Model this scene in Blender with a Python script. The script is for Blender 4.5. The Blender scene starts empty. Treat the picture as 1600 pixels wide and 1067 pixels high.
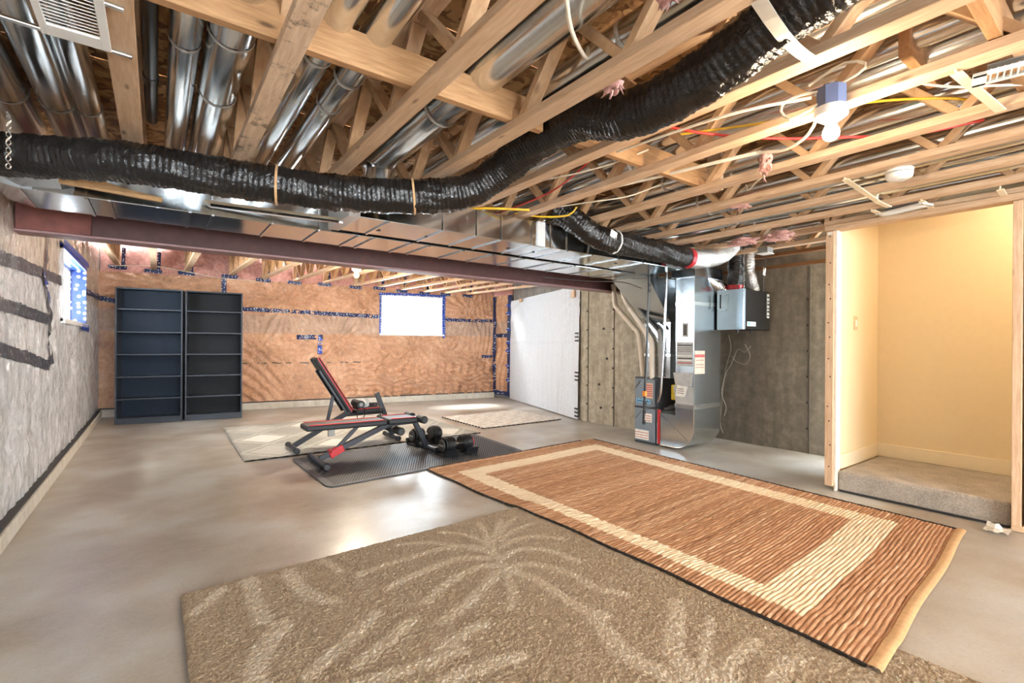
import bpy, bmesh, math, random
import numpy as np
from mathutils import Vector, Matrix

random.seed(7)
rng = np.random.default_rng(7)
sc = bpy.context.scene
col = sc.collection
R = math.radians

# ------------------------------------------------------------------ camera, world, light, exposure
TH = math.atan(555 / 755.0)
cam_d = bpy.data.cameras.new('camera')
cam = bpy.data.objects.new('camera', cam_d)
col.objects.link(cam)
sc.camera = cam
cam_d.sensor_fit = 'HORIZONTAL'
cam_d.sensor_width = 36.0
cam_d.lens = 36.0 * 755 / 1600
cam_d.shift_y = 5.0 / 1600
cam_d.clip_start = 0.02
cam.matrix_world = (Matrix.Translation((0, 0, 1.2)) @ Matrix.Rotation(-TH, 4, 'Z')
                    @ Matrix.Rotation(R(90), 4, 'X') @ Matrix.Rotation(R(0.36), 4, 'Z'))

w = bpy.data.worlds.new('overcast_sky')
sc.world = w
w.use_nodes = True
bg = w.node_tree.nodes['Background']
bg.inputs['Color'].default_value = (0.86, 0.94, 1.0, 1)
bg.inputs['Strength'].default_value = 13.0

sc.view_settings.view_transform = 'Standard'
sc.view_settings.look = 'None'
sc.view_settings.gamma = 1.0
sc.view_settings.use_curve_mapping = False
sc.view_settings.exposure = 1.18


def lamp(name, loc, power, color, radius=0.05):
    l = bpy.data.lights.new(name, 'POINT')
    l.energy = power
    l.color = color
    l.shadow_soft_size = radius
    o = bpy.data.objects.new(name, l)
    o.location = loc
    col.objects.link(o)
    return o


WARM = (1.0, 0.80, 0.56)
lamp('ceiling_bulb_light', (2.25, 0.835, 1.97), 13, WARM, 0.05)
lamp('far_bulb_light', (2.15, 6.45, 2.03), 75, (1.0, 0.86, 0.68), 0.05)
lamp('stairwell_light', (5.05, 0.1, 2.75), 25, (1.0, 0.90, 0.74), 0.15)
lamp('rear_fill_light', (1.6, -2.8, 2.1), 40, (1.0, 0.93, 0.84), 0.08)  # added fill lamp, out of view behind the camera
sun_d = bpy.data.lights.new('hazy_sun', 'SUN')
sun_d.energy = 18.0
sun_d.angle = R(14)
sun_d.color = (1.0, 0.98, 0.95)
sun = bpy.data.objects.new('hazy_sun', sun_d)
sun.rotation_euler = Vector((0.33, -0.86, -1.05)).to_track_quat('-Z', 'Y').to_euler()
col.objects.link(sun)

# ------------------------------------------------------------------ materials


class NT:
    def __init__(self, name):
        self.m = bpy.data.materials.new(name)
        self.m.use_nodes = True
        self.t = self.m.node_tree
        self.b = self.t.nodes['Principled BSDF']

    def n(self, kind, **kw):
        x = self.t.nodes.new(kind)
        for k, v in kw.items():
            setattr(x, k, v)
        return x

    def put(self, sock, v):
        if isinstance(v, bpy.types.NodeSocket):
            self.t.links.new(v, sock)
        elif v is not None:
            if sock.type == 'RGBA' and len(v) == 3:
                v = (*v, 1)
            sock.default_value = v

    def set(self, **kw):
        names = dict(color='Base Color', rough='Roughness', metal='Metallic', normal='Normal', coat='Coat Weight',
                     coatr='Coat Roughness', emit='Emission Color', es='Emission Strength', trans='Transmission Weight',
                     ior='IOR', spec='Specular IOR Level', sheen='Sheen Weight')
        for k, v in kw.items():
            self.put(self.b.inputs[names[k]], v)
        return self

    def coord(self, scale=(1, 1, 1), rand=False, gen='Object', rot=(0, 0, 0)):
        c = self.n('ShaderNodeTexCoord')
        v = c.outputs[gen]
        if rand:
            oi = self.n('ShaderNodeObjectInfo')
            ml = self.n('ShaderNodeMath', operation='MULTIPLY')
            self.t.links.new(oi.outputs['Random'], ml.inputs[0])
            ml.inputs[1].default_value = 37.0
            va = self.n('ShaderNodeVectorMath', operation='ADD')
            self.t.links.new(v, va.inputs[0])
            self.t.links.new(ml.outputs[0], va.inputs[1])
            v = va.outputs[0]
        mp = self.n('ShaderNodeMapping')
        mp.inputs['Scale'].default_value = scale
        mp.inputs['Rotation'].default_value = rot
        self.t.links.new(v, mp.inputs['Vector'])
        return mp.outputs[0]

    def noise(self, vec, scale=5, detail=4, rough=0.55, dist=0.0, out='Fac'):
        x = self.n('ShaderNodeTexNoise')
        self.put(x.inputs['Vector'], vec)
        x.inputs['Scale'].default_value = scale
        x.inputs['Detail'].default_value = detail
        x.inputs['Roughness'].default_value = rough
        x.inputs['Distortion'].default_value = dist
        return x.outputs[out]

    def voro(self, vec, scale=5, feature='F1', out='Distance', rnd=1.0):
        x = self.n('ShaderNodeTexVoronoi', feature=feature)
        self.put(x.inputs['Vector'], vec)
        x.inputs['Scale'].default_value = scale
        x.inputs['Randomness'].default_value = rnd
        return x.outputs[out]

    def ramp(self, fac, stops):
        x = self.n('ShaderNodeValToRGB')
        self.put(x.inputs['Fac'], fac)
        e = x.color_ramp.elements
        while len(e) < len(stops):
            e.new(0.5)
        for i, (p, c) in enumerate(stops):
            e[i].position = p
            if not isinstance(c, tuple):
                c = (c, c, c)
            e[i].color = (*c, 1)
        return x.outputs['Color']

    def mix(self, fac, a, b, mode='MIX'):
        x = self.n('ShaderNodeMix', data_type='RGBA', blend_type=mode)
        self.put(x.inputs['Factor'], fac)
        self.put(x.inputs['A'], a)
        self.put(x.inputs['B'], b)
        return x.outputs['Result']

    def math(self, op, a, b=0.0):
        x = self.n('ShaderNodeMath', operation=op)
        self.put(x.inputs[0], a)
        self.put(x.inputs[1], b)
        return x.outputs[0]

    def bump(self, h, strength=0.3, dist=0.01):
        x = self.n('ShaderNodeBump')
        self.put(x.inputs['Height'], h)
        x.inputs['Strength'].default_value = strength
        x.inputs['Distance'].default_value = dist
        return x.outputs[0]

    def attr(self, name):
        x = self.n('ShaderNodeAttribute', attribute_name=name)
        return x.outputs['Color']

    def objrand(self):
        return self.n('ShaderNodeObjectInfo').outputs['Random']


def srgb(r, g, b):
    f = lambda c: (c / 255 / 12.92) if c / 255 <= 0.04045 else ((c / 255 + 0.055) / 1.055) ** 2.4
    return (f(r), f(g), f(b))


MAT = {}


def plain(name, rgb, rough=0.5, metal=0.0, bump=0.0, bscale=40, var=0.12, coat=0, spec=0.5):
    t = NT(name)
    c = t.coord(rand=True)
    f = t.noise(c, bscale * 0.4, 4)
    lo = tuple(x * (1 - var) for x in rgb)
    hi = tuple(min(1, x * (1 + var)) for x in rgb)
    t.set(color=t.ramp(f, [(0.3, lo), (0.7, hi)]), rough=rough, metal=metal, coat=coat, spec=spec)
    if bump:
        t.set(normal=t.bump(t.noise(c, bscale, 5), bump, 0.005))
    MAT[name] = t.m
    return t.m


def wood(name, dark, light, scale, grain=1.0, knots=True, stain=None):
    t = NT(name)
    c = t.coord(scale, rand=True)
    g = t.noise(c, 6 * grain, 5, 0.6, 0.6)
    base = t.ramp(g, [(0.3, dark), (0.55, tuple((a + b) / 2 for a, b in zip(dark, light))), (0.75, light)])
    r = t.objrand()
    base = t.mix(t.math('MULTIPLY', r, 0.4), base, tuple(a * 0.72 + 0.0 for a in dark), 'MIX')
    if knots:
        c2 = t.coord(tuple(max(1.0, s * 0.35) for s in scale), rand=True)
        v = t.voro(c2, 3.2)
        k = t.ramp(v, [(0.05, 1.0), (0.13, 0.0)])
        base = t.mix(k, base, tuple(a * 0.35 for a in dark))
    if stain:
        c3 = t.coord((1, 1, 1), rand=True)
        s = t.ramp(t.noise(c3, 9, 8, 0.75), [(0.53, 0.0), (0.62, 1.0)])
        base = t.mix(t.math('MULTIPLY', s, 0.8), base, stain)
    t.set(color=base, rough=0.62, normal=t.bump(g, 0.15, 0.004))
    MAT[name] = t.m
    return t.m


W_D, W_L = srgb(198, 160, 124), srgb(238, 210, 178)
wood('wood_along_y', W_D, W_L, (10, 1.0, 10))
wood('wood_along_x', srgb(164, 120, 78), srgb(210, 166, 120), (1.0, 10, 10), 1.2)
wood('wood_along_z', W_D, W_L, (10, 10, 1.0))
wood('wood_web', srgb(180, 140, 100), srgb(224, 188, 148), (5, 2.2, 2.2))
wood('wood_dirty', srgb(202, 168, 136), srgb(240, 216, 188), (10, 1.0, 10), 1.0, True, srgb(96, 74, 58))
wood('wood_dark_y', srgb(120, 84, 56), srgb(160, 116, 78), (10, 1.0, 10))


def make_osb():
    t = NT('osb')
    c = t.coord((1, 1, 1), rand=True)
    cw = t.mix(0.25, c, t.noise(c, 6, 2, out='Color'))
    v = t.voro(cw, 26, out='Color')
    s = t.n('ShaderNodeSeparateColor')
    t.put(s.inputs[0], v)
    base = t.ramp(s.outputs[0], [(0.0, srgb(120, 84, 56)), (0.4, srgb(172, 128, 84)), (0.75, srgb(206, 162, 112)), (1.0, srgb(226, 188, 136))])
    t.set(color=base, rough=0.75, normal=t.bump(s.outputs[1], 0.25, 0.004))
    MAT['osb'] = t.m


make_osb()


def make_metal(name, rgb, rough=0.24, streak=(1, 1, 1), bstr=0.08, bscale=9):
    t = NT(name)
    c = t.coord(streak, rand=True)
    n = t.noise(c, bscale, 3)
    sp = t.voro(t.coord((1, 1, 1), rand=True), 60, out='Color')
    s = t.n('ShaderNodeSeparateColor')
    t.put(s.inputs[0], sp)
    base = t.mix(t.math('MULTIPLY', s.outputs[0], 0.16), rgb, tuple(x * 0.55 for x in rgb))
    rr = t.math('ADD', t.math('MULTIPLY', n, 0.06), rough - 0.03)
    t.set(color=base, metal=1.0, rough=rr, normal=t.bump(n, bstr, 0.02))
    MAT[name] = t.m


make_metal('galvanised', (0.70, 0.74, 0.77), 0.15)
make_metal('galvanised_duct', (0.64, 0.69, 0.73), 0.13, (1, 1, 1), 0.10, 3)
make_metal('steel_pipe', (0.76, 0.79, 0.80), 0.20, (6, 0.6, 6), 0.05, 4)
make_metal('furnace_duct', (0.52, 0.58, 0.62), 0.22, (1, 1, 1), 0.06, 5)
make_metal('bright_steel', (0.86, 0.90, 0.92), 0.20)
make_metal('strap_zinc', (0.80, 0.82, 0.80), 0.55)
make_metal('chrome', (0.85, 0.85, 0.85), 0.12)


def make_foil():
    t = NT('foil_tape')
    c = t.coord((1, 1, 1), rand=True)
    n = t.noise(c, 70, 5, 0.7, 0.8)
    t.set(color=(0.82, 0.82, 0.80), metal=1.0, rough=0.28, normal=t.bump(n, 0.8, 0.012))
    MAT['foil_tape'] = t.m


make_foil()


def make_blackpoly():
    t = NT('black_poly')
    c = t.coord((1, 1, 1))
    n1 = t.noise(c, 30, 4, 0.6, 1.6)
    n2 = t.noise(c, 9, 3, 0.6, 1.0)
    h = t.math('ADD', n1, t.math('MULTIPLY', n2, 0.8))
    t.set(color=(0.010, 0.009, 0.009), rough=0.11, normal=t.bump(h, 0.38, 0.02), spec=0.5)
    MAT['black_poly'] = t.m


make_blackpoly()


def make_concrete_floor():
    t = NT('concrete_floor')
    c = t.coord()
    n1 = t.noise(c, 0.55, 5, 0.6, 0.4)
    n2 = t.noise(c, 1.6, 4, 0.5, 0.1)
    n3 = t.noise(t.coord((3, 8, 1), rot=(0, 0, 0.5)), 3.0, 6, 0.6)
    n4 = t.noise(c, 60, 4, 0.6)
    base = t.ramp(n2, [(0.38, srgb(144, 127, 106)), (0.5, srgb(168, 156, 138)), (0.64, srgb(190, 187, 179))])
    base = t.mix(t.ramp(n1, [(0.35, 0.0), (0.7, 0.6)]), base, srgb(184, 189, 192))
    base = t.mix(t.math('MULTIPLY', t.ramp(n3, [(0.4, 0.0), (0.8, 1.0)]), 0.3), base, srgb(184, 176, 160))
    base = t.mix(0.15, base, t.ramp(n4, [(0.35, 0.1), (0.65, 0.75)]), 'SOFT_LIGHT')
    rr = t.math('ADD', t.math('MULTIPLY', n4, 0.12), 0.24)
    t.set(color=base, rough=rr, normal=t.bump(n4, 0.03, 0.004), spec=0.5)
    MAT['concrete_floor'] = t.m


make_concrete_floor()


def make_concrete_wall(name, lo, mid, hi):
    t = NT(name)
    c = t.coord()
    n1 = t.noise(c, 1.2, 5, 0.6)
    n2 = t.noise(c, 9, 9, 0.75)
    n3 = t.noise(t.coord((1, 1, 3)), 28, 6, 0.7)
    st = t.noise(t.coord((4, 4, 0.6)), 2.2, 5, 0.6)
    base = t.ramp(t.math('ADD', t.math('MULTIPLY', n2, 0.6), t.math('MULTIPLY', st, 0.4)), [(0.36, lo), (0.5, mid), (0.64, hi)])
    base = t.mix(t.math('MULTIPLY', t.ramp(n1, [(0.4, 0.0), (0.7, 1.0)]), 0.45), base, lo)
    base = t.mix(t.ramp(n3, [(0.63, 0.0), (0.70, 0.6)]), base, tuple(x * 0.4 for x in lo))
    t.set(color=base, rough=0.82, normal=t.bump(t.math('ADD', n2, t.math('MULTIPLY', n3, 0.5)), 0.35, 0.012))
    MAT[name] = t.m


make_concrete_wall('concrete_tan', srgb(136, 128, 112), srgb(172, 164, 146), srgb(206, 199, 183))
make_concrete_wall('concrete_grey', srgb(106, 100, 94), srgb(130, 124, 116), srgb(156, 149, 140))
make_concrete_wall('concrete_curb', srgb(176, 170, 158), srgb(198, 192, 180), srgb(214, 210, 200))


def make_poly(name, lo, mid, hi, band=None, fac=1.0):
    t = NT(name)
    c = t.coord()
    n1 = t.noise(c, 2.2, 6, 0.65, 0.5)
    n2 = t.noise(c, 14, 8, 0.72, 1.0)
    f = t.math('ADD', t.math('MULTIPLY', n1, 0.5), t.math('MULTIPLY', n2, 0.5))
    base = t.ramp(f, [(0.34, lo), (0.5, mid), (0.66, hi)])
    if band:
        z = t.n('ShaderNodeSeparateXYZ')
        t.put(z.inputs[0], c)
        zz = t.math('ADD', z.outputs[2], t.math('MULTIPLY', n1, 0.06))
        m = t.ramp(t.math('MULTIPLY', zz, 0.4), band[0])
        base = t.mix(m, base, t.ramp(f, [(0.34, band[1]), (0.66, band[2])]))
    cr = t.noise(c, 8, 6, 0.62, 2.4)
    t.set(color=base, rough=0.45, coat=1.0, coatr=0.06, normal=t.bump(t.math('ADD', cr, n2), 0.55, 0.03))
    t.b.inputs['Coat IOR'].default_value = 1.75
    fl_ = t.voro(t.mix(0.14, t.coord((1.2, 1.2, 0.9)), t.noise(c, 6, 4, out='Color')), 9.5, 'SMOOTH_F1')
    t.put(t.b.inputs['Coat Normal'], t.bump(t.math('ADD', t.math('MULTIPLY', fl_, fac), t.math('MULTIPLY', cr, 1.6 - fac)), 0.42 + 0.15 * (fac > 0.5), 0.075) if True else t.bump(t.math('ADD', cr, t.math('MULTIPLY', t.noise(t.coord((1, 1, 0.35)), 30, 4, 0.6, 1.5), 0.8)), 1.0, 0.04))
    MAT[name] = t.m


make_poly('poly_orange', srgb(150, 104, 72), srgb(198, 146, 106), srgb(226, 182, 146),
          ([(0.555, 0.0), (0.575, 0.75), (0.70, 0.75), (0.712, 0.0)], srgb(150, 122, 102), srgb(196, 168, 146)), 0.25)
make_poly('poly_grey', srgb(182, 184, 187), srgb(206, 208, 211), srgb(226, 228, 230),
          ([(0.70, 0.0), (0.73, 0.8), (0.96, 0.85), (1.0, 0.85)], srgb(158, 140, 122), srgb(200, 184, 166)), 1.0)


def make_pink():
    t = NT('pink_wool')
    c = t.coord((1, 1, 1), rand=True)
    n = t.noise(c, 22, 7, 0.7, 0.8)
    t.set(color=t.ramp(n, [(0.3, srgb(186, 122, 112)), (0.7, srgb(232, 184, 172))]), rough=0.85, sheen=0.3, normal=t.bump(n, 0.9, 0.02))
    MAT['pink_wool'] = t.m


make_pink()


def make_tape(name, rgb, spots=True, vs=20, ax=0, dot=srgb(225, 230, 240), rad=0.12):
    t = NT(name)
    c = t.coord()
    n = t.noise(c, 30, 3)
    base = t.ramp(n, [(0.3, tuple(x * 0.7 for x in rgb)), (0.7, rgb)])
    if spots:
        sx = t.n('ShaderNodeSeparateXYZ')
        t.put(sx.inputs[0], c)
        cx_ = t.n('ShaderNodeCombineXYZ')
        t.put(cx_.inputs[0], sx.outputs[ax])
        t.put(cx_.inputs[1], sx.outputs[2])
        vn = t.n('ShaderNodeTexVoronoi', feature='F1', voronoi_dimensions='2D')
        t.put(vn.inputs['Vector'], cx_.outputs[0])
        vn.inputs['Scale'].default_value = vs
        vn.inputs['Randomness'].default_value = 0.6
        v = vn.outputs['Distance']
        base = t.mix(t.ramp(v, [(rad, 1.0), (rad + 0.06, 0.0)]), base, dot)
    t.set(color=base, rough=0.35, normal=t.bump(t.noise(c, 18, 3), 0.3, 0.01))
    MAT[name] = t.m


make_tape('blue_tape', srgb(20, 66, 170))
make_tape('jamb_tape', srgb(10, 46, 118), True, 13, 0, srgb(225, 230, 240), 0.2)
make_tape('navy_tape', srgb(24, 40, 92))
make_tape('dark_tape', srgb(62, 65, 78), True, 18, 1, srgb(128, 130, 138), 0.14)
make_tape('red_tape', srgb(190, 22, 34), False)

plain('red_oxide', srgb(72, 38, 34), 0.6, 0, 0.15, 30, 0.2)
plain('red_oxide_lit_lip', srgb(138, 104, 104), 0.45, 0, 0.1, 30, 0.15)  # paler red oxide: light on the lower flange is put into the colour
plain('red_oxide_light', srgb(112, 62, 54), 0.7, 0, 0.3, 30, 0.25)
plain('black_pipe', srgb(22, 24, 28), 0.3, 0, 0, 30, 0.1)
plain('black_plastic', srgb(24, 25, 28), 0.4)
plain('black_rubber', srgb(34, 36, 40), 0.55, 0, 0.1, 80)
plain('mat_rubber', srgb(74, 78, 84), 0.5, 0, 0.1, 80)
plain('bookcase', srgb(46, 51, 60), 0.42, 0, 0.05, 60, 0.12, 0, 0.3)
plain('bookcase_back_shaded', srgb(30, 38, 50), 0.5, 0, 0.03, 60, 0.12, 0, 0.12)  # interior shade and a bluish sheen are put into this back colour
plain('bookcase_back2_shaded', srgb(26, 27, 30), 0.5, 0, 0.03, 60, 0.12, 0, 0.12)  # darker than the panels: shade inside the compartments is in the colour
plain('white_plastic', srgb(236, 236, 232), 0.4, 0, 0, 30, 0.03)
plain('pvc', srgb(214, 202, 184), 0.35, 0, 0, 30, 0.04)
plain('bench_frame', srgb(34, 38, 46), 0.38)
plain('bench_pad', srgb(30, 30, 33), 0.55, 0, 0.1, 120)
plain('bench_red', srgb(186, 26, 36), 0.45)
plain('furnace_panel', srgb(116, 128, 138), 0.4, 0, 0, 30, 0.05)
plain('furnace_dark', srgb(50, 54, 60), 0.45)
plain('hrv_front', srgb(168, 190, 206), 0.3, 0.55, 0, 20, 0.06)
plain('hrv_side', srgb(32, 29, 27), 0.5, 0, 0, 40, 0.12, 0, 0.2)
plain('cream_paint', srgb(232, 212, 174), 0.75, 0, 0.03, 60, 0.015)
plain('cream_trim', srgb(236, 220, 190), 0.45, 0, 0, 30, 0.02)
plain('drywall_edge', srgb(222, 212, 196), 0.8)
plain('paper_white', srgb(226, 224, 216), 0.7)
plain('paper_grey', srgb(176, 178, 176), 0.7)
plain('label_red', srgb(178, 84, 80), 0.6)
plain('label_orange', srgb(214, 180, 160), 0.6)
plain('label_blue', srgb(120, 180, 220), 0.6)
plain('label_black', srgb(40, 40, 42), 0.6)
plain('yellow_plastic', srgb(226, 200, 40), 0.5)
plain('orange_plastic', srgb(214, 130, 40), 0.5)
plain('cable_white', srgb(226, 216, 196), 0.45)
plain('cable_red', srgb(206, 54, 44), 0.45)
plain('cable_yellow', srgb(220, 176, 40), 0.45)
plain('cable_dark', srgb(60, 56, 54), 0.5)
plain('cable_grey', srgb(140, 138, 134), 0.5)
plain('teal_plastic', srgb(30, 140, 160), 0.5)
plain('box_blue', srgb(104, 116, 150), 0.5)
plain('pan_tan', srgb(184, 168, 140), 0.5)
plain('joint_dark', srgb(92, 87, 81), 0.85)
plain('switch_cream', srgb(206, 180, 138), 0.5)
plain('white_fabric', srgb(208, 214, 222), 0.8, 0, 0.3, 60, 0.05)
plain('hem_beige', srgb(190, 152, 108), 0.85, 0, 0.3, 90)
plain('cord_black', srgb(40, 34, 30), 0.8)
plain('vinyl_white', srgb(232, 234, 236), 0.35)


def make_glass():
    t = NT('window_glass')
    c = t.coord()
    # thin pane: clear, with a mirror reflection that grows at grazing angles
    tr = t.n('ShaderNodeBsdfTransparent')
    tr.inputs['Color'].default_value = (0.94, 0.97, 0.98, 1)
    gl = t.n('ShaderNodeBsdfGlossy')
    t.put(gl.inputs['Roughness'], t.math('MULTIPLY', t.noise(c, 3), 0.06))
    lw = t.n('ShaderNodeLayerWeight')
    lw.inputs['Blend'].default_value = 0.5
    fr = t.math('ADD', t.math('MULTIPLY', t.math('POWER', lw.outputs['Facing'], 5.0), 0.9), 0.03)
    mx = t.n('ShaderNodeMixShader')
    t.t.links.new(fr, mx.inputs[0])
    t.t.links.new(tr.outputs[0], mx.inputs[1])
    t.t.links.new(gl.outputs[0], mx.inputs[2])
    t.t.links.new(mx.outputs[0], t.t.nodes['Material Output'].inputs['Surface'])
    MAT['window_glass'] = t.m


make_glass()


def make_bulb():
    t = NT('bulb_glow')
    c = t.coord()
    t.set(color=(1, 0.95, 0.85), emit=t.mix(t.noise(c, 4), (1.0, 0.84, 0.62), (1.0, 0.88, 0.7)), es=22.0)
    MAT['bulb_glow'] = t.m


make_bulb()


def make_carpet(name, lo, hi, sc_=90):
    t = NT(name)
    c = t.coord()
    n = t.noise(c, sc_, 4, 0.7)
    n2 = t.noise(c, 7, 3)
    t.set(color=t.mix(0.35, t.ramp(n, [(0.3, lo), (0.7, hi)]), t.ramp(n2, [(0.3, lo), (0.7, hi)])), rough=0.95, sheen=0.2,
          normal=t.bump(n, 0.8, 0.012), spec=0.1)
    MAT[name] = t.m


make_carpet('stair_carpet', srgb(122, 114, 106), srgb(204, 192, 176))


def make_shag():
    t = NT('shag_pile')
    a = t.attr('tone')
    c = t.coord()
    n = t.noise(c, 105, 4, 0.8)
    n2 = t.noise(c, 22, 5, 0.7)
    base = t.mix(a, srgb(200, 180, 152), srgb(238, 223, 200))
    base = t.mix(0.6, base, t.ramp(n, [(0.34, 0.16), (0.62, 0.74)]), 'OVERLAY')
    base = t.mix(0.22, base, t.ramp(n2, [(0.3, 0.15), (0.7, 0.8)]), 'OVERLAY')
    t.set(color=base, rough=0.95, sheen=0.15, spec=0.05, normal=t.bump(t.math('ADD', n, n2), 0.9, 0.016))
    MAT['shag_pile'] = t.m


make_shag()


def make_rag():
    t = NT('rag_weft')
    a = t.attr('tone')
    c = t.coord((2.6, 70, 70), rand=True)
    n = t.noise(c, 2.4, 5, 0.7)
    c2 = t.coord((7, 60, 60), rand=True)
    n2 = t.noise(c2, 1.6, 3)
    brown = t.ramp(n, [(0.25, srgb(118, 84, 62)), (0.42, srgb(164, 122, 92)), (0.56, srgb(190, 148, 114)), (0.68, srgb(232, 204, 172))])
    brown = t.mix(0.36, brown, t.ramp(t.objrand(), [(0.0, srgb(140, 98, 72)), (0.45, srgb(182, 136, 102)), (0.75, srgb(200, 156, 122)), (1.0, srgb(234, 204, 172))]))
    brown = t.mix(t.ramp(n2, [(0.66, 0.0), (0.72, 0.85)]), brown, srgb(84, 50, 34))
    cream = t.ramp(n, [(0.25, srgb(214, 190, 156)), (0.7, srgb(240, 222, 194))])
    cream = t.mix(t.ramp(n2, [(0.76, 0.0), (0.80, 0.7)]), cream, srgb(120, 76, 52))
    t.set(color=t.mix(a, brown, cream), rough=0.9, spec=0.1, normal=t.bump(t.noise(t.coord((40, 120, 120), rand=True), 2, 4), 0.5, 0.004))
    MAT['rag_weft'] = t.m


make_rag()


def make_flatrug(name, c0, c1):
    t = NT(name)
    a = t.attr('tone')
    c = t.coord()
    n = t.noise(c, 80, 4, 0.7)
    base = t.mix(a, c0, c1)
    base = t.mix(0.35, base, t.ramp(n, [(0.3, 0.2), (0.7, 0.8)]), 'OVERLAY')
    t.set(color=base, rough=0.9, spec=0.1, normal=t.bump(n, 0.5, 0.008))
    MAT[name] = t.m


make_flatrug('diamond_rug', srgb(148, 146, 138), srgb(206, 204, 196))
make_flatrug('pale_rug', srgb(190, 180, 168), srgb(226, 220, 210))

# ------------------------------------------------------------------ mesh helpers


class MB:
    """collects shapes in world coordinates"""

    def __init__(self):
        self.v, self.f, self.flat = [], [], []

    def add(self, vs, fs, flat=False):
        o = len(self.v)
        self.flat += [flat] * len(fs)
        self.v += [tuple(p) for p in vs]
        self.f += [tuple(i + o for i in q) for q in fs]
        return self

    def box(self, x0, x1, y0, y1, z0, z1, bev=0.0):
        return self.obox(((x0 + x1) / 2, (y0 + y1) / 2, (z0 + z1) / 2), (x1 - x0, y1 - y0, z1 - z0), Matrix.Identity(3), bev)

    def obox(self, c, s, rot, bev=0.0):
        bm = bmesh.new()
        bmesh.ops.create_cube(bm, size=1.0)
        for v in bm.verts:
            v.co = Vector((v.co.x * s[0], v.co.y * s[1], v.co.z * s[2]))
        if bev > 0:
            bev = min(bev, min(s) * 0.45)
            bmesh.ops.bevel(bm, geom=bm.edges[:], offset=bev, segments=2, profile=0.5, affect='EDGES')
        bm.verts.index_update()
        M = rot.to_3x3() if hasattr(rot, 'to_3x3') else rot
        c = Vector(c)
        vs = [c + M @ v.co for v in bm.verts]
        fs = [[v.index for v in f.verts] for f in bm.faces]
        bm.free()
        return self.add(vs, fs, True)

    def bar(self, a, b, wd, ht, bev=0.0, side=(0, 0, 1)):
        """rectangular bar from a to b; wd across, ht along 'side'"""
        a, b = Vector(a), Vector(b)
        d = (b - a)
        L = d.length
        d.normalize()
        s = Vector(side)
        u = d.cross(s)
        if u.length < 1e-5:
            u = Vector((1, 0, 0))
        u.normalize()
        n = u.cross(d)
        M = Matrix((u, d, n)).transposed()
        return self.obox((a + b) / 2, (wd, L, ht), M, bev)

    def tube(self, pts, r, seg=12, cap=True, closed=False):
        P = [Vector(p) for p in pts]
        n = len(P)
        rr = r if callable(r) else (lambda i, j: r)
        T = []
        for i in range(n):
            a = P[max(i - 1, 0)]
            b = P[min(i + 1, n - 1)]
            T.append((b - a).normalized())
        up = Vector((0, 0, 1)) if abs(T[0].z) < 0.9 else Vector((1, 0, 0))
        u = T[0].cross(up).normalized()
        vs = []
        for i in range(n):
            u = (u - T[i] * u.dot(T[i])).normalized()
            v = T[i].cross(u)
            for j in range(seg):
                a = 2 * math.pi * j / seg
                vs.append(P[i] + (u * math.cos(a) + v * math.sin(a)) * rr(i, j))
        fs = []
        for i in range(n - 1):
            for j in range(seg):
                k = (j + 1) % seg
                fs.append((i * seg + j, i * seg + k, (i + 1) * seg + k, (i + 1) * seg + j))
        if cap:
            fs.append(tuple(range(seg))[::-1])
            fs.append(tuple((n - 1) * seg + j for j in range(seg)))
        return self.add(vs, fs)

    def cyl(self, a, b, r, seg=16, r2=None, bev=0.0):
        a, b = Vector(a), Vector(b)
        r2 = r if r2 is None else r2
        if bev:
            d = (b - a).normalized() * bev
            pts = [a, a + d, b - d, b]
            rs = [r - bev, r, r2, r2 - bev]
        else:
            pts, rs = [a, b], [r, r2]
        return self.tube(pts, lambda i, j: rs[i], seg)

    def prism(self, poly, vec):
        """poly: list of 3d points (planar), extruded by vec"""
        n = len(poly)
        v = Vector(vec)
        vs = [Vector(p) for p in poly] + [Vector(p) + v for p in poly]
        fs = [tuple(range(n))[::-1], tuple(range(n, 2 * n))]
        for i in range(n):
            k = (i + 1) % n
            fs.append((i, k, n + k, n + i))
        return self.add(vs, fs, n < 7)

    def sphere(self, c, r, seg=14, rings=9, s=(1, 1, 1)):
        c = Vector(c)
        vs = [c + Vector((0, 0, r * s[2]))]
        for i in range(1, rings):
            a = math.pi * i / rings
            for j in range(seg):
                b = 2 * math.pi * j / seg
                vs.append(c + Vector((r * s[0] * math.sin(a) * math.cos(b), r * s[1] * math.sin(a) * math.sin(b), r * s[2] * math.cos(a))))
        vs.append(c - Vector((0, 0, r * s[2])))
        fs = [(0, 1 + j, 1 + (j + 1) % seg) for j in range(seg)]
        for i in range(rings - 2):
            for j in range(seg):
                k = (j + 1) % seg
                fs.append((1 + i * seg + j, 1 + (i + 1) * seg + j, 1 + (i + 1) * seg + k, 1 + i * seg + k))
        e = len(vs) - 1
        o = 1 + (rings - 2) * seg
        fs += [(e, o + (j + 1) % seg, o + j) for j in range(seg)]
        return self.add(vs, fs)

    def build(self, name, mat, parent=None, sharp=0.5, attr=None):
        off = ORG.get(parent, Vector((0, 0, 0))) if parent else Vector((0, 0, 0))
        me = bpy.data.meshes.new(name)
        me.from_pydata([(p[0] - off[0], p[1] - off[1], p[2] - off[2]) for p in self.v], [], self.f)
        return finish(name, me, mat, parent, sharp, attr, off, self.flat)


ORG = {}


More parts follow.
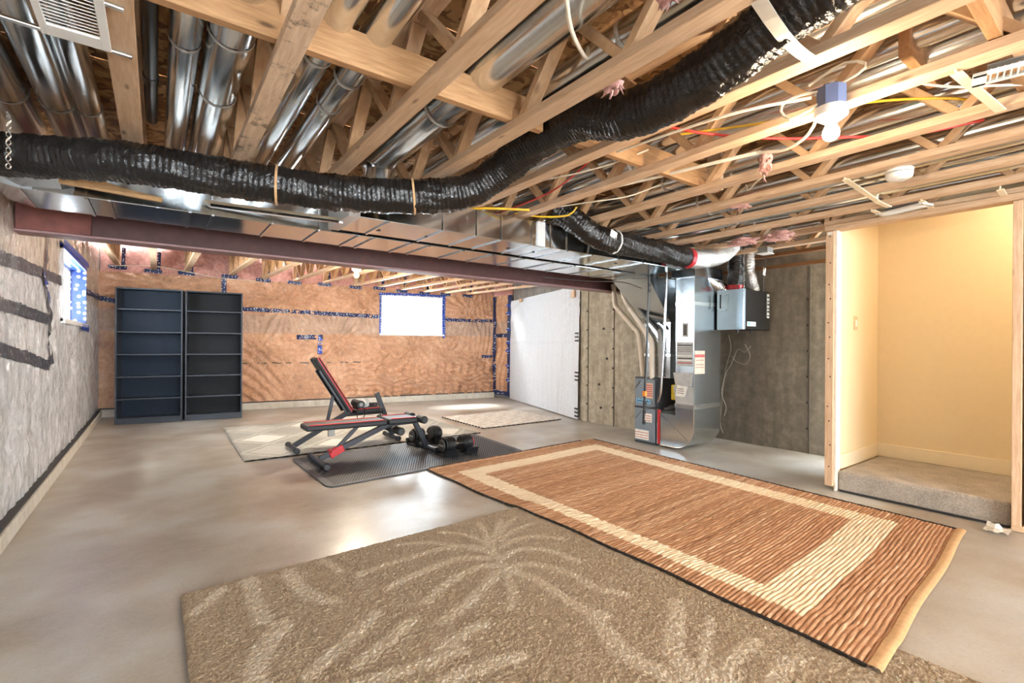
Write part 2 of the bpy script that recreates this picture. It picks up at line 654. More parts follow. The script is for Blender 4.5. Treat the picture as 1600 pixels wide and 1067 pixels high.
def finish(name, me, mat, parent, sharp, attr, off, flat=None):
    if attr is not None:
        a = me.color_attributes.new('tone', 'FLOAT_COLOR', 'POINT')
        arr = np.ones((len(me.vertices), 4), dtype=np.float32)
        arr[:, :3] = np.asarray(attr, dtype=np.float32)[:, None]
        a.data.foreach_set('color', arr.ravel())
    bm = bmesh.new()
    bm.from_mesh(me)
    bmesh.ops.recalc_face_normals(bm, faces=bm.faces[:])
    bm.to_mesh(me)
    bm.free()
    sm = [not f for f in flat] if flat is not None and len(flat) == len(me.polygons) else [True] * len(me.polygons)
    me.set_sharp_from_angle(angle=sharp)
    me.polygons.foreach_set('use_smooth', sm)
    me.materials.append(MAT[mat])
    o = bpy.data.objects.new(name, me)
    col.objects.link(o)
    if parent:
        o.parent = parent
    ORG[o] = off
    return o


def tag(o, label, cat, group=None, kind=None):
    if label:
        o['label'] = label
    if cat:
        o['category'] = cat
    if group:
        o['group'] = group
    if kind:
        o['kind'] = kind
    return o


def thing(name, label, cat, loc=(0, 0, 0), group=None):
    o = bpy.data.objects.new(name, None)
    o.empty_display_size = 0.1
    o.location = loc
    col.objects.link(o)
    ORG[o] = Vector(loc)
    return tag(o, label, cat, group)


def struct(name, parent=None):
    o = bpy.data.objects.new(name, None)
    col.objects.link(o)
    ORG[o] = Vector((0, 0, 0))
    o['kind'] = 'structure'
    return o


def copy_tree(o, parent=None):
    c = o.copy()
    col.objects.link(c)
    ORG[c] = ORG.get(o, Vector((0, 0, 0)))
    if parent:
        c.parent = parent
    for ch in list(o.children):
        copy_tree(ch, c)
    return c


def catmull(P, step=0.02):
    P = [Vector(p) for p in P]
    Q = [P[0] * 2 - P[1]] + P + [P[-1] * 2 - P[-2]]
    out = []
    for i in range(1, len(Q) - 2):
        a, b, c, d = Q[i - 1], Q[i], Q[i + 1], Q[i + 2]
        n = max(2, int((c - b).length / step))
        for k in range(n):
            t = k / n
            out.append(0.5 * ((2 * b) + (c - a) * t + (2 * a - 5 * b + 4 * c - d) * t * t + (3 * b - a - 3 * c + d) * t ** 3))
    out.append(P[-1])
    return out


def grid_mesh(name, P, nu, nv, mat, parent=None, attr=None, skip=None, sharp=3.2):
    """P: array (nu*nv,3) ordered u-major"""
    idx = np.arange(nu * nv).reshape(nu, nv)
    q = np.stack([idx[:-1, :-1], idx[1:, :-1], idx[1:, 1:], idx[:-1, 1:]], -1)
    if skip is not None:
        q = q[~skip]
    q = q.reshape(-1, 4)
    off = ORG.get(parent, Vector((0, 0, 0))) if parent else Vector((0, 0, 0))
    P = P - np.array(off)
    me = bpy.data.meshes.new(name)
    me.vertices.add(len(P))
    me.vertices.foreach_set('co', P.astype(np.float32).ravel())
    me.loops.add(q.size)
    me.loops.foreach_set('vertex_index', q.astype(np.int32).ravel())
    me.polygons.add(len(q))
    me.polygons.foreach_set('loop_start', np.arange(0, q.size, 4, dtype=np.int32))
    me.polygons.foreach_set('loop_total', np.full(len(q), 4, dtype=np.int32))
    me.update()
    me.validate()
    if attr is not None:
        a = me.color_attributes.new('tone', 'FLOAT_COLOR', 'POINT')
        arr = np.ones((len(P), 4), dtype=np.float32)
        arr[:, :3] = np.asarray(attr, dtype=np.float32)[:, None]
        a.data.foreach_set('color', arr.ravel())
    me.polygons.foreach_set('use_smooth', [True] * len(me.polygons))
    me.materials.append(MAT[mat])
    o = bpy.data.objects.new(name, me)
    col.objects.link(o)
    if parent:
        o.parent = parent
    ORG[o] = off
    return o


def fbm(x, y, freq=1.0, octs=4, seed=0):
    r = np.random.default_rng(seed)
    out = np.zeros_like(x)
    amp = 1.0
    for o in range(octs):
        for k in range(4):
            a = r.uniform(0, 2 * math.pi)
            f = freq * r.uniform(0.7, 1.3)
            out += amp * 0.5 * np.sin((x * math.cos(a) + y * math.sin(a)) * f * 6.28 + r.uniform(0, 6.28) + 1.2 * np.sin(y * f * 2.1 + k) + 0.9 * np.sin(x * f * 1.7 + k))
        amp *= 0.5
        freq *= 2.03
    return out * 0.5


def ridged(x, y, freq, seed):
    a = fbm(x, y, freq, 3, seed)
    b = fbm(x, y, freq * 1.9, 3, seed + 50)
    return np.clip(1 - np.abs(a) * 2.2, 0, 1) ** 2 + 0.6 * np.clip(1 - np.abs(b) * 2.2, 0, 1) ** 2


class Frame:
    """a wall's own axes: u along it, z up, n into the room"""

    def __init__(self, a, b):
        self.a = np.array([a[0], a[1]], float)
        d = np.array([b[0] - a[0], b[1] - a[1]], float)
        self.L = float(np.linalg.norm(d))
        self.u = d / self.L
        self.n = np.array([self.u[1], -self.u[0]])

    def p(self, u, z, w=0.0):
        q = self.a + self.u * u + self.n * w
        return Vector((q[0], q[1], z))

    def rot(self):
        return Matrix(((self.u[0], -self.n[0], 0), (self.u[1], -self.n[1], 0), (0, 0, 1)))

    def box(self, mb, u0, u1, z0, z1, w0, w1, bev=0.0):
        return mb.obox(self.p((u0 + u1) / 2, (z0 + z1) / 2, (w0 + w1) / 2), (u1 - u0, w1 - w0, z1 - z0), self.rot(), bev)


def wall_face(name, fr, u0, u1, z0, z1, du, dz, h, mat, parent=None, hole=None):
    us = np.linspace(u0, u1, max(2, int(round((u1 - u0) / du)) + 1))
    zs = np.linspace(z0, z1, max(2, int(round((z1 - z0) / dz)) + 1))
    skip = None
    if hole:
        for e in hole[:2]:
            us[np.argmin(abs(us - e))] = e
        for e in hole[2:]:
            zs[np.argmin(abs(zs - e))] = e
    U, Z = np.meshgrid(us, zs, indexing='ij')
    W = h(U, Z)
    if hole:
        uc, zc = (us[1:] + us[:-1]) / 2, (zs[1:] + zs[:-1]) / 2
        skip = ((uc[:, None] > hole[0]) & (uc[:, None] < hole[1]) & (zc[None, :] > hole[2]) & (zc[None, :] < hole[3]))
    X = fr.a[0] + fr.u[0] * U + fr.n[0] * W
    Y = fr.a[1] + fr.u[1] * U + fr.n[1] * W
    P = np.stack([X, Y, Z], -1).reshape(-1, 3)
    return grid_mesh(name, P, len(us), len(zs), mat, parent, skip=skip)


def tape(parent, fr, pts, width, mat='navy_tape', w=0.012, name='tape_strip', h=None):
    """a ribbon of tape along a polyline of (u, z) on a wall"""
    P = []
    for (a, b) in zip(pts[:-1], pts[1:]):
        n = max(2, int(math.hypot(b[0] - a[0], b[1] - a[1]) / 0.05))
        for k in range(n):
            t = k / n
            P.append((a[0] + (b[0] - a[0]) * t, a[1] + (b[1] - a[1]) * t))
    P.append(pts[-1])
    vs, fs = [], []
    for i, (u, z) in enumerate(P):
        a, b = P[max(i - 1, 0)], P[min(i + 1, len(P) - 1)]
        du, dz = b[0] - a[0], b[1] - a[1]
        L = math.hypot(du, dz)
        nu, nz = -dz / L, du / L
        wob = 0.004 * math.sin(i * 1.7)
        for s in (-1, 1):
            uu, zz = u + nu * s * width / 2, z + nz * (s * width / 2) + wob
            ww = w + 0.004 * math.sin(i * 2.3 + s)
            if h is not None:
                ww += float(h(np.array([uu]), np.array([zz]))[0])
            vs.append(fr.p(uu, zz, ww))
    for i in range(len(P) - 1):
        fs.append((2 * i, 2 * i + 1, 2 * i + 3, 2 * i + 2))
    m = MB().add(vs, fs)
    return m.build(name, mat, parent, sharp=3.0)


# ------------------------------------------------------------------ floor and ceiling
NX, NY = 40, 60
gx, gy = np.meshgrid(np.linspace(-0.95, 6.6, NX), np.linspace(-6.6, 10.5, NY), indexing='ij')
P = np.stack([gx, gy, 0.0015 * fbm(gx, gy, 0.3, 2, 3) - 0.003], -1).reshape(-1, 3)
fl = grid_mesh('floor', P, NX, NY, 'concrete_floor')
fl['kind'] = 'structure'

ceil = struct('ceiling')
CZ = 2.585
for i, y in enumerate(np.arange(-6.66, 4.6, 1.22)):
    xs = np.arange(-0.85 - (1.22 if i % 2 else 0), 6.3, 2.44)
    for x in xs:
        a, b = max(x, -0.85) + 0.003, min(x + 2.44, 6.3) - 0.003
        if y + 1.22 <= 1.85:
            b = min(b, 4.60)
        if b - a > 0.05:
            MB().box(a, b, y + 0.003, min(y + 1.217, 4.55), CZ, CZ + 0.018).build('osb_sheet', 'osb', ceil)
for i, y in enumerate(np.arange(4.56, 10.4, 1.22)):
    xs = np.arange(-0.85 - (1.22 if i % 2 else 0), 6.6, 2.44)
    for x in xs:
        a, b = max(x, -0.85) + 0.003, min(x + 2.44, 6.7) - 0.003
        if b - a > 0.05:
            yw = 10.15 - ((a + b) / 2 + 0.75) * 0.1439 + 0.05
            if y + 0.1 < yw and a < 6.2:
                MB().box(a, min(b, 6.3), y + 0.003, min(y + 1.217, yw), 2.84, 2.858).build('osb_sheet', 'osb', ceil)
MB().box(-0.85, 6.7, 4.552, 4.572, 2.585, 2.86).build('rim_board', 'wood_along_x', ceil)

# ------------------------------------------------------------------ left wall
FL = Frame((-0.75, -3.0), (-0.75, 10.15))
LP = [(7.2, 1.55), (8.9, 1.2), (8.2, 0.6), (10.3, 1.0), (11.6, 0.8), (7.4, 0.55), (9.6, 2.05), (11.2, 2.1), (12.3, 1.55)]


def h_left(U, Z):
    r = np.random.default_rng(5)
    W = 0.010 * fbm(U, Z * 0.7, 0.8, 4, 11) + 0.004 * np.sin(U * 38 + 3 * np.sin(Z * 3)) * np.clip(fbm(U, Z, 0.5, 2, 4), 0, 1)
    W += 0.011 * ridged(U * 1.3, Z * 0.7, 1.1, 61) - 0.008
    for (pu, pz) in LP:
        d = np.hypot(U - pu, Z - pz) + 1e-4
        th = np.arctan2(Z - pz, U - pu)
        W += 0.012 * np.exp(-d / 0.28) * np.sin(th * 13 + 2 * np.sin(th * 3))
        W -= 0.03 * np.exp(-(d / 0.16) ** 2)
    return W


wl = struct('wall_left')
HL = (9.41, 11.30, 1.42, 2.13)
wall_face('vapour_barrier', FL, 0.0, FL.L + 0.05, 0.08, 2.86, 0.035, 0.035, h_left, 'poly_grey', wl, HL)
m = MB()
for (u0, u1, z0, z1) in ((-3.6, 9.41, 0, 2.86), (11.30, FL.L + 0.5, 0, 2.86), (9.41, 11.30, 0, 1.42), (9.41, 11.30, 2.13, 2.86)):
    FL.box(m, u0, u1, z0, z1, -0.24, -0.07)
m.build('foundation', 'concrete_grey', wl)
tape(wl, FL, [(2.5, 1.58), (5.6, 1.66), (7.1, 1.70), (8.4, 1.755), (9.41, 1.79)], 0.085, 'dark_tape', h=h_left)
tape(wl, FL, [(11.32, 1.86), (12.2, 1.885), (13.12, 1.905)], 0.075, 'navy_tape', h=h_left)
tape(wl, FL, [(2.5, 1.50), (5.6, 1.46), (7.1, 1.425), (8.05, 1.405), (8.7, 1.385)], 0.085, 'dark_tape', h=h_left)
tape(wl, FL, [(2.5, 1.36), (5.6, 1.22), (7.1, 1.15), (8.0, 1.07), (8.7, 0.995)], 0.085, 'dark_tape', h=h_left)
tape(wl, FL, [(8.62, 2.24), (8.60, 2.05), (8.50, 1.85), (8.44, 1.76), (8.60, 1.52), (8.78, 1.38), (8.92, 1.20), (8.96, 1.06), (8.72, 1.0)], 0.07, 'dark_tape', h=h_left)
tape(wl, FL, [(8.36, 1.76), (8.56, 1.60), (8.66, 1.50)], 0.05, 'blue_tape', 0.02, h=h_left)
bb = MB()
bbl = MB()
FL.box(bbl, -3.6, FL.L, -0.002, 0.10, -0.05, 0.05, 0.006)
o = bbl.build('baseboard_left', 'concrete_curb')
o['kind'] = 'structure'
m = MB()
FL.box(m, 0, FL.L, 0.10, 0.118, -0.05, 0.035)
m.build('gap_shade_strip', 'label_black', o)  # black strip drawn for the shaded gap above the curb

# left window: a deep taped box
w1 = struct('window_1')
D1 = 0.15
m = MB()
FL.box(m, 11.285, 11.33, 1.40, 2.15, -D1, 0.012)
m.build('taped_jamb', 'jamb_tape', w1)
m = MB()
FL.box(m, 9.38, 9.425, 1.40, 2.15, -D1, 0.012)
m.build('taped_jamb', 'vinyl_white', w1)
m = MB()
FL.box(m, 9.38, 11.33, 2.115, 2.16, -D1, 0.016)
m.build('taped_head', 'blue_tape', w1)
m = MB()
FL.box(m, 9.38, 11.33, 1.385, 1.43, -D1, 0.03)
m.build('window_sill', 'vinyl_white', w1)
tape(w1, FL, [(10.7, 1.40), (11.42, 1.37)], 0.09, 'blue_tape', 0.03)
tape(w1, FL, [(9.3, 2.17), (11.42, 2.20)], 0.07, 'blue_tape', 0.025)
m = MB()
for (a, b, c, d) in ((9.40, 9.46, 1.42, 2.13), (11.25, 11.31, 1.42, 2.13), (9.40, 11.31, 1.42, 1.47), (9.40, 11.31, 2.08, 2.13), (10.33, 10.38, 1.45, 2.1)):
    FL.box(m, a, b, c, d, -0.19, -0.14, 0.004)
m.build('window_frame', 'vinyl_white', w1)
m = MB()
FL.box(m, 9.44, 11.27, 1.45, 2.10, -0.172, -0.166)
m.build('pane', 'window_glass', w1)

# ------------------------------------------------------------------ back wall
FB = Frame((-0.75, 10.15), (6.2, 9.15))
BP = [(2.72, 1.99, 0.35), (4.15, 2.03, 0.30), (6.45, 1.93, 0.35), (3.61, 1.22, 0.42), (5.18, 1.19, 0.5), (0.8, 2.17, 0.4), (2.25, 1.0, 0.3), (5.9, 0.95, 0.25), (4.6, 0.92, 0.22)]


def h_back(U, Z):
    W = 0.008 * fbm(U, Z, 0.7, 4, 21)
    W += 0.009 * ridged(U, Z, 1.2, 71) - 0.006
    for (pu, pz, s) in BP:
        d = np.hypot(U - pu, Z - pz) + 1e-4
        th = np.arctan2(Z - pz, U - pu)
        W += 0.055 * np.exp(-d / s) * (1 - np.exp(-(d / 0.03) ** 2)) * np.sin(th * 23 + 2.5 * np.sin(th * 4) + 2.5 * d)
        W -= 0.035 * np.exp(-(d / 0.10) ** 2)
    # sagging drape of wrinkles low on the right
    k = 1 / (1 + np.exp(-(U - 3.9) * 5)) / (1 + np.exp((Z - 0.85) * 12))
    W += 3.2 * k * (0.013 * np.sin(Z * 62 + 5 * np.sin(U * 4.2) + 2 * np.sin(U * 11)) + 0.010 * np.sin(U * 34 + Z * 26 + 3 * np.sin(Z * 14)))
    k2 = np.exp(-((U - 2.15) / 0.5) ** 2) / (1 + np.exp((Z - 1.1) * 8))
    W += k2 * 0.034 * np.sin((Z * 0.75 + U * 0.65) * 42 + 2 * np.sin(U * 5))
    k3 = 1 / (1 + np.exp(-(U - 6.55) * 14))
    W += k3 * 0.012 * np.sin(U * 60 + 4 * np.sin(Z * 3))
    return W


wb = struct('wall_back')
HB = (4.48, 5.79, 1.395, 2.20)
wall_face('vapour_barrier', FB, -0.05, FB.L + 0.06, 0.10, 2.34, 0.03, 0.03, h_back, 'poly_orange', wb, HB)


def h_pink(U, Z):
    return -0.06 + 0.05 * np.abs(np.sin(U * 6.28 / 1.04)) * np.sin((Z - 2.28) / 0.56 * 3.1) + 0.015 * fbm(U, Z, 2.0, 4, 8)


wall_face('insulation_batt', FB, 0, FB.L, 2.28, 2.84, 0.05, 0.05, h_pink, 'pink_wool', wb)
m = MB()
for (u0, u1, z0, z1) in ((-0.25, 4.48, 0, 2.86), (5.79, FB.L + 0.25, 0, 2.86), (4.48, 5.79, 0, 1.395), (4.48, 5.79, 2.20, 2.86)):
    FB.box(m, u0, u1, z0, z1, -0.30, -0.13)
m.build('foundation', 'concrete_grey', wb)
tape(wb, FB, [(0.02, 1.90), (0.21, 1.87), (2.03, 1.81), (3.08, 1.79), (4.44, 1.75)], 0.075, h=h_back)
tape(wb, FB, [(5.84, 1.735), (6.4, 1.73), (6.98, 1.74)], 0.07, h=h_back)
tape(wb, FB, [(2.9, 1.315), (3.36, 1.325)], 0.085, h=h_back)
tape(wb, FB, [(3.32, 1.33), (3.31, 1.0)], 0.085, 'blue_tape', 0.02, h=h_back)
tape(wb, FB, [(1.72, 2.40), (1.72, 2.06)], 0.075, h=h_back)
tape(wb, FB, [(6.72, 0.93), (6.98, 0.93)], 0.06, h=h_back)
# printed line of marks on the plastic, about a hand below the window
for k in range(9):
    tape(wb, FB, [(2.0 + k * 0.24, 0.83 + 0.004 * (k % 3)), (2.0 + k * 0.24 + (0.16 if k % 3 else 0.09), 0.83 + 0.004 * (k % 2))], 0.018, 'cable_dark', 0.008, 'printed_mark', h_back)
m = MB()
FB.box(m, 0, FB.L, -0.002, 0.12, -0.05, 0.06, 0.006)
o = m.build('baseboard_back', 'concrete_curb')
o['kind'] = 'structure'
m = MB()
FB.box(m, 0, FB.L, 0.12, 0.137, -0.05, 0.04)
m.build('gap_shade_strip', 'label_black', o)  # dark line painting the shade in the gap over the back curb

w2 = struct('window_2')
m = MB()
for (a, b, c, d) in ((4.46, 4.50, 1.375, 2.22), (5.77, 5.81, 1.375, 2.22), (4.46, 5.81, 2.18, 2.22)):
    FB.box(m, a, b, c, d, -0.12, 0.012)
m.build('window_frame', 'vinyl_white', w2)
m = MB()
FB.box(m, 4.44, 5.83, 1.375, 1.405, -0.12, 0.035, 0.004)
m.build('window_sill', 'vinyl_white', w2)
m = MB()
FB.box(m, 4.49, 5.78, 1.40, 2.19, -0.06, -0.054)
m.build('pane', 'window_glass', w2)
tape(w2, FB, [(5.815, 2.27), (5.81, 1.8), (5.815, 1.34)], 0.065, 'blue_tape', 0.03)
tape(w2, FB, [(4.42, 2.215), (5.1, 2.235), (5.85, 2.235)], 0.05, 'blue_tape', 0.03)
tape(w2, FB, [(4.455, 2.22), (4.45, 1.38)], 0.035, 'blue_tape', 0.03)

# ------------------------------------------------------------------ right walls
wr = struct('wall_right')
FR = Frame((6.2, 9.15), (6.33, 8.6))


def h_ret(U, Z):
    return 0.012 * np.sin(U * 40 + 5 * np.sin(Z * 4)) + 0.008 * fbm(U, Z, 1.0, 3, 9)


wall_face('vapour_barrier', FR, 0, FR.L, 0.10, 2.30, 0.03, 0.03, h_ret, 'poly_orange', wr)
m = MB()
FR.box(m, -0.3, FR.L + 0.05, 0, 2.86, -0.25, -0.06)
m.build('foundation', 'concrete_grey', wr)
m = MB()
FR.box(m, 0, FR.L, 2.30, 2.84, -0.06, 0.0)
m.build('insulation_batt', 'pink_wool', wr)
tape(wr, FR, [(0.04, 2.28), (0.03, 1.4), (0.05, 0.12)], 0.10, h=h_ret)
tape(wr, FR, [(0.52, 2.30), (0.50, 1.4), (0.52, 0.06)], 0.13, 'navy_tape', 0.03)
for z, u in ((2.05, 0.40), (1.88, 0.41), (1.52, 0.42), (1.22, 0.42), (1.05, 0.40), (0.72, 0.41), (0.4, 0.42)):
    tape(wr, FR, [(u, z), (u + 0.06, z + 0.03), (u + 0.14, z + 0.01)], 0.045, 'blue_tape', 0.035)
tape(wr, FR, [(0.02, 1.40), (0.54, 1.41)], 0.085, h=h_ret)
tape(wr, FR, [(0.02, 0.13), (0.54, 0.10)], 0.10, h=h_ret)

FS = Frame((6.33, 8.6), (5.46, 5.52))
FC = Frame((5.46, 5.52), (5.43, 3.75))
FJ = Frame((5.43, 3.75), (5.9, 3.75))
FH = Frame((5.9, 3.75), (5.9, 1.70))


def h_conc(seed):
    return lambda U, Z: 0.004 * fbm(U, Z, 1.2, 4, seed)


for fr, mt, sd, zt in ((FS, 'concrete_tan', 1, 2.12), (FC, 'concrete_tan', 2, 2.12), (FJ, 'concrete_tan', 3, 2.12), (FH, 'concrete_grey', 4, 2.12)):
    wall_face('concrete_face', fr, 0, fr.L, 0, zt, 0.06, 0.06, h_conc(sd), mt, wr)
    m = MB()
    fr.box(m, 0, fr.L, 0, 2.86, -0.22, -0.02)
    m.build('foundation', 'concrete_grey', wr)
for fr, n in ((FS, 0), (FC, 1), (FH, 2)):
    m = MB()
    fr.box(m, 0, fr.L, 2.12, 2.16, -0.09, 0.012)
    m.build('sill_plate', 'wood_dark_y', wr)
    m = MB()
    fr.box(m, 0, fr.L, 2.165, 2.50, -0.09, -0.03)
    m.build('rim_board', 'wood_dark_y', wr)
# joints between the forms and their snapped ties
for fr, us in ((FC, (0.12, 0.66)), (FH, (1.36,))):
    for u in us:
        m = MB()
        fr.box(m, u - 0.006, u + 0.006, 0.0, 2.10, 0.0, 0.008)
        m.build('form_joint', 'joint_dark', wr)
        for z in np.arange(0.28, 2.0, 0.29):
            m = MB()
            m.cyl(fr.p(u - 0.015, z, 0.0), fr.p(u - 0.015, z, 0.016), 0.013, 8)
            m.build('form_tie', 'cable_dark', wr)
for z, u in ((0.6, 0.36), (1.0, 0.52), (0.25, 0.40), (1.45, 0.45)):
    m = MB()
    m.cyl(FC.p(u, z, 0.0), FC.p(u, z, 0.012), 0.02, 8)
    m.build('form_tie', 'cable_dark', wr)

# the hanging white sheet


def h_sheet(U, Z):
    s = np.clip((2.1 - Z) / 2.1, 0, 1)
    W = 0.03 + 0.012 * fbm(U, Z * 0.6, 0.6, 3, 31) + 0.006 * np.sin(U * 30 + 2 * np.sin(Z * 2)) * s
    W += 0.012 * np.exp(-((U - 2.85 + 0.2 * (2.0 - Z)) / 0.25) ** 2) * np.sin(U * 46) + 0.02 * s
    for pu, pz in ((0.65, 2.12), (2.98, 2.01)):
        d = np.hypot(U - pu, Z - pz) + 1e-3
        th = np.arctan2(Z - pz, U - pu)
        W += 0.012 * np.exp(-d / 0.8) * np.sin(th * 14) * (1 - np.exp(-d / 0.1))
    W += 0.012 * np.exp(-((Z - 1.28) / 0.02) ** 2)
    return W


sh = thing('hanging_sheet', 'white fabric sheet hung over the concrete wall beside the blue taped corner', 'sheet', FS.p(1.6, 0.0, 0.05))
wall_face('sheet_cloth', FS, 0.0, 3.13, 0.012, 2.16, 0.03, 0.03, h_sheet, 'white_fabric', sh)
for (u, z, a, b) in ((0.65, 2.12, 0.07, 0.07), (2.98, 2.03, 0.05, 0.12)):
    m = MB()
    FS.box(m, u - a, u + a, z - b / 2, z + b / 2, 0.05, 0.075, 0.004)
    m.build('wood_cleat', 'wood_along_z', sh)
for z in (1.33, 0.70, 0.12):
    for dz in (0.0, 0.06, -0.06):
        m = MB()
        FS.box(m, 3.05, 3.15, z + dz - 0.012, z + dz + 0.012, 0.055, 0.07)
        m.build('staple_tab', 'label_black', sh)

# ------------------------------------------------------------------ stud wall, landing and stairwell on the right
FX = 4.53
ws = struct('wall_stair')
for (y0, y1) in ((1.655, 1.715), (0.565, 0.612), (0.50, 0.548), (0.1, 0.138), (-0.3, -0.262), (-0.7, -0.662), (-1.1, -1.062), (-1.5, -1.462), (-1.9, -1.862), (-2.3, -2.262), (-2.7, -2.662)):
    m = MB()
    m.box(FX, FX + 0.09, y0, y1, 0.038, 2.165, 0.003)
    m.build('stud', 'wood_along_z', ws)
m = MB()
m.box(FX - 0.002, FX + 0.10, -6.6, 0.612, 0.0, 0.04, 0.002)
m.build('bottom_plate', 'wood_along_y', ws)
m = MB()
m.box(FX - 0.01, FX + 0.11, -6.6, 1.72, 2.168, 2.212, 0.003)
m.build('top_plate', 'wood_along_y', ws)
m = MB()
m.box(FX + 0.02, FX + 0.11, 1.638, 1.653, 0.0, 2.168)
m.build('drywall_edge', 'drywall_edge', ws)
m = MB()
m.box(FX + 0.094, FX + 0.108, -6.6, 0.60, 0.0, 2.16)
m.build('drywall', 'drywall_edge', ws)
for z in (2.12, 1.9, 1.72, 1.6, 1.4, 1.28, 1.1, 0.95, 0.7, 0.58, 0.38, 0.2):
    m = MB()
    y = 1.672 + 0.025 * ((z * 37) % 1)
    m.cyl((FX - 0.0015, y, z), (FX + 0.001, y, z), 0.006, 8)
    m.build('nail_head', 'label_black', ws)
m = MB()
m.box(FX - 0.004, FX, 1.665, 1.70, 2.135, 2.155)
m.build('stamp_tag', 'paper_white', ws)

wa = struct('wall_alcove')
m = MB()
m.box(5.56, 5.60, -1.6, 1.70, 0.0, 3.1)
m.build('back_drywall', 'cream_paint', wa)
m = MB()
m.box(FX + 0.11, 5.56, 1.655, 1.70, 0.0, 3.1)
m.build('side_drywall', 'cream_paint', wa)
m = MB()
m.box(FX + 0.11, 5.6, -1.64, -1.6, 0.0, 3.1)
m.build('end_drywall', 'cream_paint', wa)
m = MB()
m.box(FX + 0.08, 5.6, -1.64, 1.70, 3.1, 3.13)
m.build('lid_drywall', 'cream_paint', wa)
m = MB()
m.box(FX + 0.115, FX + 0.13, -1.6, 1.655, 2.22, 3.1)
m.build('header_drywall', 'cream_paint', wa)
o = tag(MB().box(4.66, 5.555, 1.642, 1.655, 0.165, 0.285, 0.003).build('baseboard_side', 'cream_trim'), None, None, None, 'structure')
o = tag(MB().box(5.545, 5.56, -1.0, 1.642, 0.165, 0.285, 0.003).build('baseboard_alcove', 'cream_trim'), None, None, None, 'structure')

st = thing('carpeted_landing', 'grey carpeted landing step behind the open stud wall', 'stair step', (5.05, 0.6, 0))
m = MB()
m.box(4.585, 5.545, 0.618, 1.636, 0.0, 0.168, 0.022)
m.box(4.66, 5.545, -0.5, 0.66, 0.0, 0.167, 0.01)
m.build('carpet', 'stair_carpet', st)
m = MB()
m.box(4.575, 4.60, 0.63, 1.62, 0.0, 0.012)
m.build('toe_strip', 'label_black', st)
# a scrap of plastic by the stud
pz = MB()
vs, fs = [], []
nn = 9
for i in range(nn):
    for j in range(nn):
        x = 4.36 + 0.13 * i / 8 + 0.012 * math.sin(j)
        y = 0.60 + 0.12 * j / 8
        vs.append((x, y, 0.006 + 0.012 * abs(math.sin(i * 1.3 + j * 0.9)) + (0.022 if i > 6 and j > 3 else 0)))
for i in range(nn - 1):
    for j in range(nn - 1):
        fs.append((i * nn + j, (i + 1) * nn + j, (i + 1) * nn + j + 1, i * nn + j + 1))
o = MB().add(vs, fs).build('plastic_scrap', 'paper_white')
tag(o, 'crumpled white plastic scrap on the floor at the foot of the landing step', 'scrap')

sw = thing('light_switch', 'cream light switch on the landing side wall', 'switch', (5.0, 1.655, 1.41))
m = MB()
m.box(4.962, 5.035, 1.647, 1.655, 1.35, 1.47, 0.003)
m.build('cover_plate', 'switch_cream', sw)
m = MB()
m.box(4.985, 5.012, 1.643, 1.648, 1.38, 1.44, 0.002)
m.build('rocker', 'white_plastic', sw)

# ------------------------------------------------------------------ floor trusses
TD = 0.36          # truss depth
Z0 = 2.22
ORD = ['first', 'second', 'third', 'fourth', 'fifth', 'sixth', 'seventh', 'eighth', 'ninth', 'tenth', 'eleventh', 'twelfth', 'thirteenth', 'fourteenth']


def make_truss(name, label, y0, y1, cat, group, chord_mat='wood_along_y', phase=0.0, wch=0.085, depth=TD, pitch=0.62):
    """local coordinates: x across, y along, z=0 at the underside"""
    t = thing(name, label, cat, (0, 0, 0), group)
    MB().box(-wch / 2, wch / 2, y0, y1, 0, 0.038, 0.003).build('bottom_chord', chord_mat, t)
    MB().box(-wch / 2, wch / 2, y0, y1, depth - 0.038, depth, 0.003).build('top_chord', 'wood_along_y', t)
    y = y0 + phase
    while y < y1 - 0.05:
        for (a, b) in ((y, y + pitch / 2 - 0.03), (y + pitch - 0.02, y + pitch / 2 + 0.03)):
            if min(a, b) > y0 - 0.01 and max(a, b) < y1:
                m = MB()
                m.bar((0, a, 0.036), (0, b, depth - 0.036), 0.064, 0.036, 0.002, side=(0, 0, 1))
                m.build('web', 'wood_web', t)
        y += pitch
    MB().box(-0.032, 0.032, y0, y0 + 0.038, 0.038, depth - 0.038).build('end_post', 'wood_along_z', t)
    MB().box(-0.032, 0.032, y1 - 0.038, y1, 0.038, depth - 0.038).build('end_post', 'wood_along_z', t)
    return t


XS = [-0.105, 0.374, 0.880, 1.385, 1.895, 2.35, 2.915, 3.36, 3.815, 4.235]
for i, x in enumerate(XS):
    lab = f'{ORD[i]} wooden floor truss from the left above the near half of the room'
    if i == 1:
        lab = 'grey-stained wooden floor truss with a mottled dirty lower chord, between the round ducts'
    t = make_truss('floor_truss', lab, -1.4 - 0.0, 4.45, 'floor truss', 'floor trusses above the near half',
                   'wood_dirty' if i == 1 else ('wood_along_y'), phase=0.11 + 0.17 * (i % 3))
    t.location = (x, 0, Z0)
for i, (x, lab) in enumerate(((4.72, 'short wooden floor truss ending over the stud wall, nearest the landing'),
                              (5.2, 'short wooden floor truss just above the metal ventilator box'),
                              (5.66, 'short wooden floor truss tight against the bare concrete wall'))):
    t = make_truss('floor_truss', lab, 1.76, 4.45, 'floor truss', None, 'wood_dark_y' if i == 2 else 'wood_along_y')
    t.location = (x, 0, Z0)

